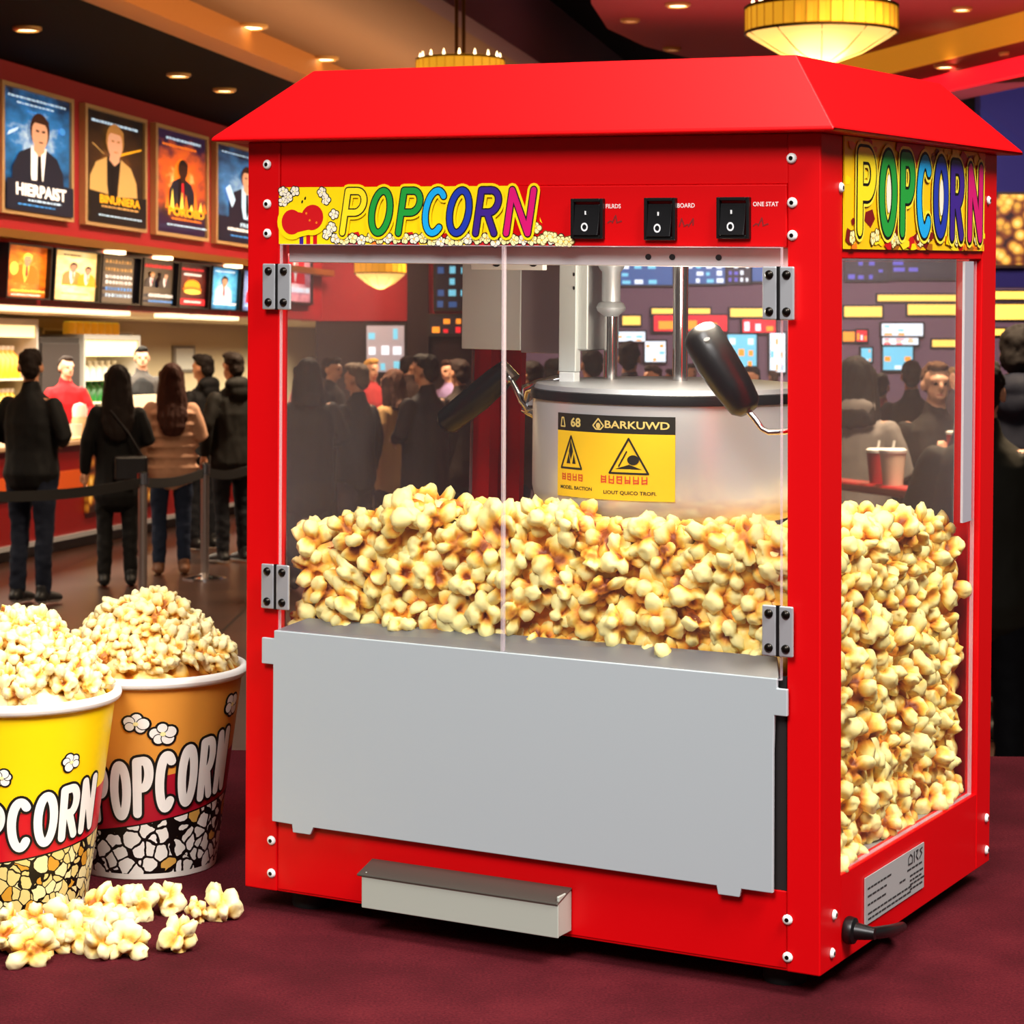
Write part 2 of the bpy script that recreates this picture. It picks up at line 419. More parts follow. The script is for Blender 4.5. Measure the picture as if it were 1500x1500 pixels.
for px, py, z, k, where in spots_l:
    p = plane_pt(px, py, z)
    e = empty('ceiling_downlight', loc=p-Vector((0, 0, .03))); tag(e, 'round recessed downlight '+where, 'ceiling light', 'recessed ceiling downlights')
    r = .085*k
    MB().lathe([(r, .03), (r*1.25, .03), (r*1.25, .012), (r, .0), (r*.95, .02)], M_RING, 20, caps=False).build('ring', e, smooth=40)
    MB().lathe([(r*.96, .012), (r*.96, .02), (.001, .02)], G_DIM if 'dim' in where else G_LAMP, 20).build('lens', e)

def chandelier(px, ytop, ybot, wpx, d, zc, label, flutes=40):
    s = wpx*d/FOC/2; top = at(px, ytop, d).z; bot = at(px, ybot, d).z; h = top-bot
    e = empty('chandelier', loc=at(px, ybot, d)); tag(e, label, 'chandelier')
    g1 = mat('amber_glass_glow', '#ffb028', .4, emit=.7); g2 = mat('warm_bowl_glow', '#ffcf78', .4, emit=.85)
    rg = []
    for z, k in ((h*.52, .985), (h*.58, 1), (h*.9, 1), (h*.97, .97)):
        rg.append([(s*k*(1-.012*(j % 2))*math.cos(2*PI*j/(flutes*2)), s*k*(1-.012*(j % 2))*math.sin(2*PI*j/(flutes*2)), z) for j in range(flutes*2)])
    MB().rings(rg, g1, caps=False).build('fluted_band', e)
    MB().lathe([(.001, 0), (s*.14, h*.02), (s*.55, h*.2), (s*.9, h*.45), (s*.985, h*.53)], g2, 48, caps=False).build('bowl', e, smooth=50)
    mb = MB(); mm = mat('bronze', '#5a3a12', .35, .8)
    for z in (h*.53, h*.94): mb.tube([(s*1.0*math.cos(2*PI*j/40), s*1.0*math.sin(2*PI*j/40), z) for j in range(41)], s*.022, mm, 6)
    for j in range(10):
        a = 2*PI*j/10+.2
        mb.tube([(s*.1*math.cos(a), s*.1*math.sin(a), h*.01), (s*.56*math.cos(a), s*.56*math.sin(a), h*.2), (s*.99*math.cos(a), s*.99*math.sin(a), h*.53)], s*.008, mm, 5)
    for j in range(flutes):
        a = 2*PI*j/flutes; mb.tube([(s*1.004*math.cos(a), s*1.004*math.sin(a), h*.55), (s*1.004*math.cos(a), s*1.004*math.sin(a), h*.93)], s*.007, mat('flute_brass', '#b8801c', .4, .3, emit=.25), 5)
    mb.build('frame', e, smooth=40)
    bm_ = None
    for j in range(16):
        a = 2*PI*j/16; M_ = Matrix.Translation((s*.9*math.cos(a), s*.9*math.sin(a), 0))
        if bm_ is None:
            b_ = MB().lathe([(.001, h*.94), (s*.03, h*.99), (s*.02, h*1.04), (.001, h*1.1)], G_LAMP, 8).build('bulb', e, smooth=60); bm_ = b_.data
        else: b_ = bpy.data.objects.new('bulb', bm_); COL.objects.link(b_); b_.parent = e
        b_.location = M_.translation
    for a in (-.1, .1): MB().tube([(a*s*.8, 0, h*.9), (a*s*.8, 0, zc-bot)], .012, mm, 8).build('rod', e, smooth=60)
chandelier(1203, 6, 96, 222, 14, 4.6, 'large glowing amber chandelier over the machine roof corner')
chandelier(674, 84, 150, 130, 15.5, 4.95, 'chandelier on two thin rods mostly hidden behind the machine roof', 30)
chandelier(557, 380, 424, 76, 26, 4.95, 'small yellow chandelier seen through the machine glass', 24)
point('chandelier_light', at(1203, 120, 14), 60, (1, .72, .3), .3)
point('chandelier_light', at(557, 440, 26), 40, (1, .6, .3), .3)

# ------------------------------------------------------------------ film posters and menu screens on the servery wall
def glow_print(name, dark, glow, hot, cx, cz, rad, emit=.8, asp=.55):
    """printed art: a soft burst of colour on a dark ground with specks"""
    m, nt, b = newmat(name)
    tc = nd(nt, 'ShaderNodeTexCoord'); sp = nd(nt, 'ShaderNodeSeparateXYZ'); nt.links.new(tc.outputs['Generated'], sp.inputs[0])
    dx = math_n(nt, 'MULTIPLY', math_n(nt, 'SUBTRACT', sp.outputs[0], cx), asp); dz = math_n(nt, 'SUBTRACT', sp.outputs[2], cz)
    r = math_n(nt, 'SQRT', math_n(nt, 'ADD', math_n(nt, 'MULTIPLY', dx, dx), math_n(nt, 'MULTIPLY', dz, dz)))
    mp = nd(nt, 'ShaderNodeMapping'); mp.inputs['Scale'].default_value = (4, 1, 7); nt.links.new(tc.outputs['Generated'], mp.inputs[0])
    nz = nd(nt, 'ShaderNodeTexNoise'); nz.inputs['Scale'].default_value = 1.3; nz.inputs['Detail'].default_value = 6; nt.links.new(mp.outputs[0], nz.inputs['Vector'])
    f = math_n(nt, 'ADD', math_n(nt, 'DIVIDE', r, rad), math_n(nt, 'MULTIPLY_ADD', nz.outputs['Fac'], 1.1, -.55))
    c = ramp(nt, f, [(0, hot), (.35, glow), (.95, dark), (1, dark)])
    nt.links.new(c, b.inputs['Base Color']); nt.links.new(c, b.inputs['Emission Color']); b.inputs['Emission Strength'].default_value = emit
    b.inputs['Roughness'].default_value = .3
    return m
def pm(name, c, e=.7): return mat('print_'+name, c, .4, emit=e)
P_WHITE, P_SKIN, P_BLACK, P_GOLD = pm('white', '#f4f0ea', .8), pm('skin', '#d8a07c', .6), pm('black', '#0a090c', .2), pm('gold', '#f0a818', .8)
P_HAIRB, P_HAIRL, P_BLUE, P_PALE = pm('brown_hair', '#3a1c12', .4), pm('blond_hair', '#b07a3a', .5), pm('blue', '#3f8fd8', .8), pm('pale_blue', '#b8d8f0', .8)
P_ORANGE, P_RED, P_TANC, P_YELL = pm('orange', '#f07a1c', .8), pm('red', '#d41a2a', .8), pm('tan_coat', '#c89a58', .6), pm('yellow', '#ffdc5a', .8)
P_NAVY = pm('navy_suit', '#141a2c', .4)
def panel(px0, px1, z0, z1, yl, dep, name, lab, cat, grp, fm, fw, art, bg, tilt=0):
    x0, x1 = wf(px0, 300, yl)[0], wf(px1, 300, yl)[0]; w, h = x1-x0, z1-z0
    e = empty(name, WF @ Matrix.Translation((x0, yl, z0)) @ Matrix.Rotation(tilt, 4, 'X')); tag(e, lab, cat, grp)
    mb = MB()
    fx = fw*1.6
    mb.box((0, -dep, 0), (fx, 0, h), fm).box((w-fx, -dep, 0), (w, 0, h), fm).box((fx, -dep, 0), (w-fx, 0, fw), fm).box((fx, -dep, h-fw), (w-fx, 0, h), fm)
    mb.build('frame', e)
    mb = MB(); y = -dep*.6
    mb.box((fx, y, fw), (w-fx, y+.01, h-fw), bg)
    W, H = w-2*fx, h-2*fw
    def U(pts): return [(fx+u*W, fw+v*H) for u, v in pts]
    lay = [y]
    def fill(pts, m): lay[0] -= .0025; mb.flat(U(pts), lay[0], m)
    def ell(cx, cz, rx, rz, m, n=20): lay[0] -= .0025; mb.flat(U([(cx+rx*math.cos(2*PI*j/n), cz+rz*math.sin(2*PI*j/n)) for j in range(n)]), lay[0], m)
    def txt(s, u, v, hh, m, bold=.02, wd=1):
        lay[0] -= .0025; sx = W/(H)*1.0*wd
        mb.text(s, fx+u*W, fw+v*H, hh*H*1.35, lay[0], m, sx=sx*1.7, bold=bold)
    def bars(v, u0, u1, m, hh=.012, seed=1, gap=.012):
        rng = random.Random(seed); u = u0; lay[0] -= .0025
        while u < u1:
            l = rng.uniform(.02, .07); mb.flat(U([(u, v), (min(u+l, u1), v), (min(u+l, u1), v+hh*rng.uniform(.7, 1.1)), (u, v+hh)]), lay[0], m); u += l+gap
    art(fill, ell, txt, bars)
    mb.build('print', e)
    return e
def bust(fill, ell, cx, zs, k, skin, hair, coat, shirt, lapel, wide=1):
    fill([(cx-.42*k*wide, zs-.5*k), (cx-.4*k*wide, zs-.15*k), (cx-.3*k*wide, zs-.02*k), (cx-.1*k, zs+.05*k), (cx+.1*k, zs+.05*k), (cx+.3*k*wide, zs-.02*k), (cx+.4*k*wide, zs-.15*k), (cx+.44*k*wide, zs-.5*k)], coat)
    fill([(cx-.12*k, zs+.05*k), (cx+.12*k, zs+.05*k), (cx+.06*k, zs-.3*k), (cx-.04*k, zs-.5*k), (cx-.12*k, zs-.2*k)], shirt)
    fill([(cx-.02*k, zs), (cx+.03*k, zs), (cx+.05*k, zs-.25*k), (cx, zs-.35*k), (cx-.03*k, zs-.25*k)], lapel)
    fill([(cx-.07*k, zs+.12*k), (cx+.07*k, zs+.12*k), (cx+.09*k, zs+.02*k), (cx, zs-.03*k), (cx-.09*k, zs+.02*k)], skin)
    ell(cx+.005*k, zs+.2*k, .155*k, .155*k, hair)
    ell(cx, zs+.17*k, .125*k, .145*k, skin)
    fill([(cx-.14*k, zs+.22*k), (cx-.1*k, zs+.31*k), (cx+.04*k, zs+.345*k), (cx+.14*k, zs+.29*k), (cx+.14*k, zs+.2*k), (cx+.08*k, zs+.26*k), (cx-.08*k, zs+.265*k)], hair)
    fill([(cx-.07*k, zs+.185*k), (cx-.02*k, zs+.185*k), (cx-.02*k, zs+.2*k), (cx-.07*k, zs+.205*k)], hair)
    fill([(cx+.02*k, zs+.185*k), (cx+.07*k, zs+.185*k), (cx+.07*k, zs+.205*k), (cx+.02*k, zs+.2*k)], hair)
    fill([(cx-.035*k, zs+.09*k), (cx+.035*k, zs+.09*k), (cx+.03*k, zs+.1*k), (cx-.03*k, zs+.1*k)], hair)
M_FRAME = mat('pale_gold_frame', '#c8a878', .35, .2)
def art1(fill, ell, txt, bars):
    bars(.93, .08, .95, P_PALE, .018, 1); bars(.885, .2, .75, P_PALE, .014, 2); bars(.83, .35, .62, P_BLUE, .012, 3)
    fill([(.05, .6), (.2, .66), (.22, .69), (.08, .64)], P_PALE); ell(.87, .73, .045, .03, P_BLUE)
    bust(fill, ell, .5, .5, .95, P_SKIN, P_HAIRB, P_NAVY, P_WHITE, P_BLACK)
    fill([(0, 0), (1, 0), (1, .25), (.5, .27), (0, .25)], P_NAVY)
    txt('HIERPAIST', .5, .13, .1, P_WHITE, .04, .72); bars(.085, .3, .8, P_PALE, .016, 4); bars(.045, .15, .7, P_BLUE, .012, 5)
def art2(fill, ell, txt, bars):
    bars(.9, .1, .9, P_PALE, .022, 6); fill([(.3, .56), (.96, .73), (.96, .745), (.3, .59)], P_GOLD); fill([(.1, .7), (.3, .62), (.3, .63), (.1, .71)], P_TANC)
    bust(fill, ell, .46, .56, 1.0, P_SKIN, P_HAIRL, P_TANC, P_BLACK, P_BLACK)
    fill([(0, 0), (1, 0), (1, .28), (.5, .25), (0, .28)], P_BLACK)
    txt('BINUNIERA', .52, .18, .075, P_GOLD, .03, .8); bars(.14, .2, .85, P_TANC, .018, 7); bars(.06, .15, .9, P_PALE, .012, 8)
def art3(fill, ell, txt, bars):
    bars(.915, .2, .9, P_PALE, .024, 9); bars(.85, .12, .8, P_ORANGE, .02, 10)
    ell(.5, .55, .16, .2, P_ORANGE)
    bust(fill, ell, .5, .52, .62, P_HAIRB, P_BLACK, P_NAVY, P_BLACK, P_RED)
    for i in range(9): fill([(.12+.09*i, .24), (.2+.09*i, .24), (.16+.09*i+.02*math.sin(i*3), .38+.08*math.sin(i*2.3))], P_YELL if i % 2 else P_ORANGE)
    txt('POROIID', .5, .175, .08, P_GOLD, .04); bars(.13, .2, .8, P_ORANGE, .018, 11); bars(.07, .1, .9, P_PALE, .014, 12)
def art4(fill, ell, txt, bars):
    bars(.93, .1, .9, P_PALE, .014, 13)
    bust(fill, ell, .55, .55, .8, P_SKIN, P_HAIRB, P_NAVY, P_PALE, P_BLACK)
    fill([(.12, .55), (.2, .6), (.3, .45), (.24, .36)], P_PALE)
    fill([(0, 0), (1, 0), (1, .26), (0, .26)], P_NAVY)
    txt('FRIBS', .5, .17, .045, P_PALE, .02); bars(.12, .15, .8, P_WHITE, .03, 14); bars(.06, .2, .7, P_BLUE, .014, 15)
posters = [(-7, 99, art1, glow_print('poster_blue_art', '#0c1226', '#2a74b4', '#d8f0ff', .5, .62, .5, .7), 'film poster of a dark-suited man in a blue white burst'),
           (116, 207, art2, glow_print('poster_black_art', '#100d0c', '#3a2410', '#7a4a1a', .5, .55, .5, .7), 'film poster of a blond person in a tan coat on black'),
           (220, 298, art3, glow_print('poster_fire_art', '#241430', '#e0601c', '#ffe08a', .5, .55, .42, .8), 'film poster of a small dark figure in orange fire'),
           (309, 392, art4, glow_print('poster_pale_art', '#10182c', '#3c78b0', '#a8d0f0', .5, .6, .46, .6), 'film poster of a dark-clad figure in pale blue')]
for a, b, art, bgm, lab in posters: panel(a, b, 2.87, 3.94, 0, .06, 'film_poster', lab+' on the red wall', 'poster', 'framed film posters', M_FRAME, .035, art, bgm)
def m1(f, e, t, b): bust(f, e, .5, .62, .7, P_SKIN, P_YELL, P_ORANGE, P_YELL, P_RED); e(.15, .55, .1, .13, P_YELL); b(.1, .1, .9, P_YELL, .05, 3); b(.03, .1, .8, P_WHITE, .03, 4)
def m2(f, e, t, b): bust(f, e, .45, .58, .55, P_SKIN, P_HAIRB, P_TANC, P_WHITE, P_TANC); bust(f, e, .72, .54, .5, P_SKIN, P_HAIRB, P_GOLD, P_WHITE, P_TANC); b(.3, .1, .9, P_GOLD, .03, 5); b(.12, .1, .7, P_GOLD, .02, 6); b(.9, .1, .5, P_BLACK, .03, 6)
def m3(f, e, t, b):
    for i, (v, m) in enumerate([(.85, P_TANC), (.68, P_TANC), (.52, P_WHITE), (.4, P_WHITE), (.26, P_BLUE), (.12, P_PALE)]): b(v, .15, .85, m, .07, 20+i, .03)
def m4(f, e, t, b): b(.84, .1, .9, P_RED, .08, 31); bust(f, e, .3, .6, .4, P_SKIN, P_HAIRL, P_NAVY, P_WHITE, P_RED); bust(f, e, .62, .6, .4, P_SKIN, P_HAIRB, P_NAVY, P_WHITE, P_RED); b(.18, .1, .8, P_WHITE, .07, 32); b(.06, .1, .8, P_BLUE, .05, 33)
def m5(f, e, t, b): b(.86, .1, .9, P_RED, .06, 34); b(.74, .2, .8, P_WHITE, .05, 35); e(.5, .5, .28, .14, P_GOLD); e(.5, .42, .33, .06, P_ORANGE); e(.5, .36, .3, .06, P_YELL); f([(.05, .05), (.95, .05), (.95, .2), (.05, .2)], P_RED); b(.1, .2, .8, P_WHITE, .05, 36)
def m6(f, e, t, b): bust(f, e, .5, .55, .75, P_SKIN, P_BLACK, P_PALE, P_WHITE, P_RED); b(.1, .1, .9, P_WHITE, .06, 37); b(.9, .1, .8, P_PALE, .04, 38)
def m7(f, e, t, b): bust(f, e, .5, .55, .7, P_SKIN, P_HAIRL, P_RED, P_WHITE, P_RED); b(.1, .1, .9, P_PALE, .06, 39)
menus = [(-8, 57, m1, glow_print('screen_orange_art', '#8a2408', '#f0801c', '#ffd86a', .5, .5, .8, .9, 1), 'orange screen with a glowing yellow figure'),
         (62, 130, m2, glow_print('screen_cream_art', '#e8b45a', '#ffe6a0', '#fff4c8', .5, .4, .9, 1, 1), 'pale yellow screen with two heads'),
         (124+8, 190, m3, glow_print('screen_dark_art', '#0c0a10', '#100c14', '#18141c', .5, .5, .6, .4, 1), 'dark screen with six rows of text'),
         (193, 246, m4, glow_print('screen_dark_red_art', '#0c0808', '#140c0a', '#2a140c', .5, .5, .6, .4, 1), 'dark screen with red heading and two people'),
         (248, 292, m5, glow_print('screen_food_art', '#2a0c10', '#6a1a16', '#c8541c', .5, .5, .6, .7, 1), 'dark screen with golden food over a red band'),
         (295, 338, m6, glow_print('screen_blue_art', '#1a5a8a', '#5ab8e0', '#d8f4ff', .5, .5, .8, .9, 1), 'bright blue screen with a figure in white'),
         (341, 384, m7, glow_print('screen_lilac_art', '#3a4a7a', '#8aa0d0', '#e8e8ff', .5, .5, .8, .9, 1), 'pale blue screen with a pinkish figure')]
for a, b, art, bgm, lab in menus: panel(a, b, 2.18, 2.63, -.02, .1, 'menu_screen', lab+' in the row above the servery', 'screen', 'lit menu screens above the servery', P_BLACK, .015, art, bgm, .06)
panel(404, 452, 2.3, 3.4, 0, .06, 'wall_screen', 'pale pink screen behind the machine glass by the hinge', 'screen', None, P_BLACK, .03, m7, glow_print('screen_pink_art', '#6a3a4a', '#d89aa8', '#ffe8e8', .4, .4, .8, .8, 1))
for px, py, w in ((168, 362, 'above the pale yellow screen'), (238, 372, 'above the dark red screen'), (341, 385, 'above the lilac screen')):
    x, z = wf(px, py, -.08); e = empty('ledge_light', WF @ Matrix.Translation((x, -.08, 2.66))); tag(e, 'small round lamp under the brass ledge '+w, 'ceiling light', 'ledge lamps')
    MB().lathe([(.001, -.03), (.1, -.03), (.1, -.002), (.001, -.002)], G_LAMP, 16).build('lens', e)
for a, b, w in ((-10, 86, 'left of the soffit, first tube'), (90, 182, 'second tube along the soffit'), (240, 269, 'short third tube along the soffit'), (281, 342, 'tube beside the machine post')):
    x0, x1 = wf(a, 450, .1)[0], wf(b, 450, .1)[0]
    o = MB().box((x0, .04, 2.085), (x1, .2, 2.125), mat('tube_glow', '#fff0c0', .5, emit=1.8)).build('strip_light'); o.matrix_world = WF
    tag(o, 'warm strip light under the servery soffit, '+w, 'strip light', 'soffit strip lights')
l = area('back_bar_light', WF @ Vector((17, 1.6, 2.1)), WF @ Vector((17, 1.9, 0)), 25, 1500, (1, .88, .68), 150, 1.6)
l.rotation_euler = (WF.to_euler().x, 0, math.atan2(EX.y, EX.x))
area('servery_face_light', WF @ Vector((15, -1.4, 4.0)), WF @ Vector((15, .2, 3.2)), 14, 200, (1, .7, .45), 100, .3).rotation_euler = (math.radians(35), 0, math.atan2(EX.y, EX.x))

# ------------------------------------------------------------------ servery counter and back bar
ce = empty('servery_counter', WF); tag(ce, 'long dark red servery counter with orange band and popcorn pictures', 'counter')
cx0, cx1 = 2, 19.5
MB().box((cx0, .06, .1), (cx1, .7, .92), M_COUNTER).build('body', ce)
MB().box((cx0, .12, 0), (cx1, .66, .1), BLACK).build('plinth', ce)
MB().box((cx0, 0, .92), (cx1, .78, .96), mat('pale_counter_top', '#b89878', .3)).build('worktop', ce, bevel=.008)
MB().box((cx0, .035, .52), (cx1, .06, .7), mat('orange_band', '#d0561a', .4)).build('band', ce)
MB().box((cx0, .03, .1), (cx1, .06, .14), STEEL).build('kick_rail', ce)
PRN = corn_print('popcorn_picture', .12)
for a, b, t, bt in ((128, 146, 710, 790), (214, 232, 705, 785), (266, 330, 690, 780)):
    x0, z1 = wf(a, t, .03); x1, z0 = wf(b, bt, .03)
    p = MB().box((x0, .02, .3), (x1, .06, .88), PRN).build('picture_panel', ce); p['label'] = 'popcorn picture panel'
SHELF = mat('lit_shelf', '#e8dcc0', .5); GLOWB = mat('cooler_glow', '#ffe0a0', .5, emit=1.3)
def cooler(px0, px1, z0, z1, lab, rows, hi):
    x0, x1 = wf(px0, 500, 2.6)[0], wf(px1, 500, 2.6)[0]
    e = empty('drinks_cooler', WF @ Matrix.Translation((x0, 2.55, 0))); tag(e, lab, 'drinks cooler', 'back bar coolers')
    W = x1-x0; D = .6
    cm = mat('cooler_shell', '#b8b4ac', .4)
    mb = MB().box((0, 0, 0), (.05, D, z1), cm).box((W-.05, 0, 0), (W, D, z1), cm).box((.05, D-.04, 0), (W-.05, D, z1), SHELF).box((.05, 0, 0), (W-.05, D, z0), cm).box((0, 0, z1), (W, D, z1+.06), cm)
    mb.build('body', e)
    MB().box((.06, .02, z1-hi), (W-.06, .06, z1-.01), GLOWB).build('light_header', e)
    n = len(rows); zz = []
    for i in range(n):
        z = z0+(z1-hi-z0)*i/n; zz.append(z)
        MB().box((.05, .03, z-.02), (W-.05, D-.04, z), SHELF).build('shelf', e)
    return x0, W, zz
def bottle_mesh(colr, cap, r=.045, h=.2, jug=False):
    mb = MB()
    mb.lathe([(.001, 0), (r, 0), (r, h*.6), (r*.4, h*.82), (r*.4, h*.9)] if not jug else [(.001, 0), (r, 0), (r, h*.75), (r*.8, h*.8)], colr, 12)
    mb.lathe([(r*.45, h*.88), (r*.45, h), (.001, h)] if not jug else [(r*.85, h*.79), (r*.85, h*.9), (.001, h*.9)], cap, 12)
    me = mb.mesh('bottle'); me.polygons.foreach_set('use_smooth', [True]*len(me.polygons)); me.set_sharp_from_angle(angle=.9); return me
B_OR = mat('orange_drink', '#f0a020', .3, emit=.25); B_GR = mat('green_drink', '#2c7a34', .3); B_WH = mat('milky_drink', '#e8e4d8', .4); B_BL = mat('blue_drink', '#4a88a8', .3); B_YE = mat('yellow_drink', '#f0c830', .3, emit=.2)
B_DK = mat('cola_drink', '#2a120c', .2)
BM = {k: bottle_mesh(*v) for k, v in dict(orange=(B_OR, WHITE), green=(B_GR, B_GR), milk=(B_WH, WHITE), blue=(B_BL, WHITE), cola=(B_DK, mat('red_cap', '#b01018', .4)), yellow=(B_YE, WHITE), tub=(B_OR, B_YE, .06, .2, True)).items()}
def put_bottles(x0, W, z, kind, n, lab, grp, cat='bottle', nm='drink_bottle', sc=1):
    for i in range(n):
        o = bpy.data.objects.new(nm, BM[kind]); COL.objects.link(o)
        o.matrix_world = WF @ Matrix.Translation((x0+.12+(W-.24)*(i+.5)/n, 2.82, z)) @ Matrix.Diagonal((sc*1.6, sc*1.6, sc, 1))
        tag(o, lab, cat, grp)
x0, W, zz = cooler(-12, 50, .55, 2.05, 'bright drinks cooler at the picture edge, full of yellow and orange bottles', 'abc', .14)
put_bottles(x0, W, zz[0], 'milk', 6, 'milky bottle on the lowest shelf of the bright end cooler', 'milky bottles in the end cooler', sc=1.5)
put_bottles(x0, W, zz[1], 'yellow', 7, 'yellow bottle on the middle shelf of the bright end cooler', 'yellow bottles in the end cooler', sc=1.7)
put_bottles(x0, W, zz[2], 'orange', 7, 'orange bottle on the top shelf of the bright end cooler', 'orange bottles in the end cooler', sc=1.8)
x0, W, zz = cooler(117, 200, .6, 1.9, 'glowing drinks cooler between the two staff, orange tubs on top', 'abcd', .2)
put_bottles(x0, W, zz[1], 'blue', 7, 'blue bottle on a low shelf of the glowing cooler', 'blue bottles in the glowing cooler', sc=1.2)
put_bottles(x0, W, zz[2], 'green', 8, 'green bottle on the third shelf of the glowing cooler', 'green bottles in the glowing cooler', sc=1.3)
put_bottles(x0, W, zz[3], 'milk', 8, 'white bottle on the top shelf of the glowing cooler', 'white bottles in the glowing cooler', sc=1.1)
put_bottles(x0, W, zz[0], 'cola', 7, 'dark cola bottle on the bottom shelf of the glowing cooler', 'cola bottles in the glowing cooler', sc=1.2)
put_bottles(x0, W, 1.965, 'tub', 7, 'orange tub standing on top of the glowing cooler', 'orange tubs on the cooler', 'tub', 'snack_tub', .85)
# grey cabinet between the coolers, wall shelf unit and notices
x0, x1 = wf(58, 500, 2.6)[0], wf(116, 500, 2.6)[0]
e = empty('tall_cabinet', WF @ Matrix.Translation((x0, 2.6, 0))); tag(e, 'tall dark cabinet between the two drinks coolers', 'cabinet')
MB().box((0, 0, 0), (x1-x0, .58, 1.92), mat('dark_cabinet', '#332c28', .5)).build('body', e, bevel=.01)
MB().box((.03, -.02, .05), (x1-x0-.03, 0, 1.85), mat('dark_cabinet_door', '#3c3430', .45)).build('door', e, bevel=.006)
for a, b, t, bt, c, lab in ((-10, 40, 480, 497, '#6a5848', 'brown hatch opening high on the servery wall at the edge'), (58, 118, 481, 497, '#6c6258', 'grey hatch opening high on the servery wall above the dark cabinet'), (155, 192, 486, 500, '#3a2018', 'dark brown sign plate on the servery wall above the orange tubs')):
    (xa, z1), (xb, z0) = wf(a, t, 3.19), wf(b, bt, 3.19)
    z1 = wf((a+b)/2, t, 3.19)[1]; z0 = wf((a+b)/2, bt, 3.19)[1]
    e = empty('wall_hatch', WF @ Matrix.Translation((xa, 3.2, z0))); tag(e, lab, 'wall panel')
    L = xb-xa; H = z1-z0
    MB().box((0, -.02, 0), (L, 0, H), mat('hatch_'+c, c, .5)).build('board', e)
    MB().box((0, -.05, 0), (L, 0, .03), SHELF).box((0, -.05, H-.03), (L, 0, H), SHELF).box((0, -.05, 0), (.06, 0, H), SHELF).box((L-.06, -.05, 0), (L, 0, H), SHELF).build('frame', e)
(xa, z1), (xb, z0) = wf(252, 506, 3.19), wf(284, 545, 3.19)
e = empty('wall_notice', WF @ Matrix.Translation((xa, 3.2, z0))); tag(e, 'pale framed notice on the cream servery wall beside the machine', 'notice')
MB().box((0, -.03, 0), (xb-xa, 0, z1-z0), mat('notice_frame', '#8a8070', .5)).build('frame', e)
MB().box((.1, -.04, .04), (xb-xa-.1, -.03, z1-z0-.04), mat('notice_paper', '#e0dccc', .6)).build('paper', e)
# things on the counter
def on_counter(px, name, lab, cat, yl=.3):
    x = wf(px, 640, yl)[0]; e = empty(name, WF @ Matrix.Translation((x, yl, .96))); tag(e, lab, cat); return e
e = on_counter(117, 'drink_bottle', 'clear bottle with white cap on the counter before the red-shirted staff', 'bottle')
MB().lathe([(.001, 0), (.075, 0), (.075, .16), (.06, .2)], mat('clear_amber', '#d8b890', .2), 16).build('body', e, smooth=40)
MB().lathe([(.066, .19), (.07, .26), (.055, .3), (.001, .32)], WHITE, 16).build('cap', e, smooth=40)
e = on_counter(108, 'paper_cup', 'short white paper cup on the counter beside the clear bottle', 'cup', .25)
MB().lathe([(.001, 0), (.06, 0), (.08, .13), (.074, .13), (.055, .02)], WHITE, 16, caps=False).build('cup', e, smooth=40)
e = on_counter(112, 'serving_tray', 'flat pale tray on the counter in front of the clear bottle', 'tray', .14)
MB().box((-.35, -.09, 0), (.35, .09, .02), mat('tray_cream', '#e0c890', .4)).build('base', e, bevel=.005)
e = on_counter(212, 'cash_register', 'white lit cash register on the counter before the cashier', 'cash register', .35)
MB().box((-.3, -.15, 0), (.3, .18, .12), mat('register_beige', '#c8b088', .5)).build('base', e, bevel=.01)
MB().box((-.2, .1, .1), (.2, .14, .2), mat('register_stem', '#8a7a68', .5)).build('stem', e)
MB().box((-.35, -.02, .2), (.35, .03, .36), mat('register_screen', '#ffe8c0', .3, emit=.9)).build('screen', e, bevel=.006)
for px, c, nm in ((222, '#d89a40', 'amber'), (285, '#c89a68', 'tan')):
    e = on_counter(px, 'snack_box', nm+' snack box standing on the servery counter', 'snack box', .25)
    MB().box((-.14, -.06, 0), (.14, .06, .16), mat('snack_'+nm, c, .5, emit=.1)).build('carton', e, bevel=.004)
    MB().box((-.1, -.063, .03), (.1, -.06, .1), WHITE).build('sticker', e)

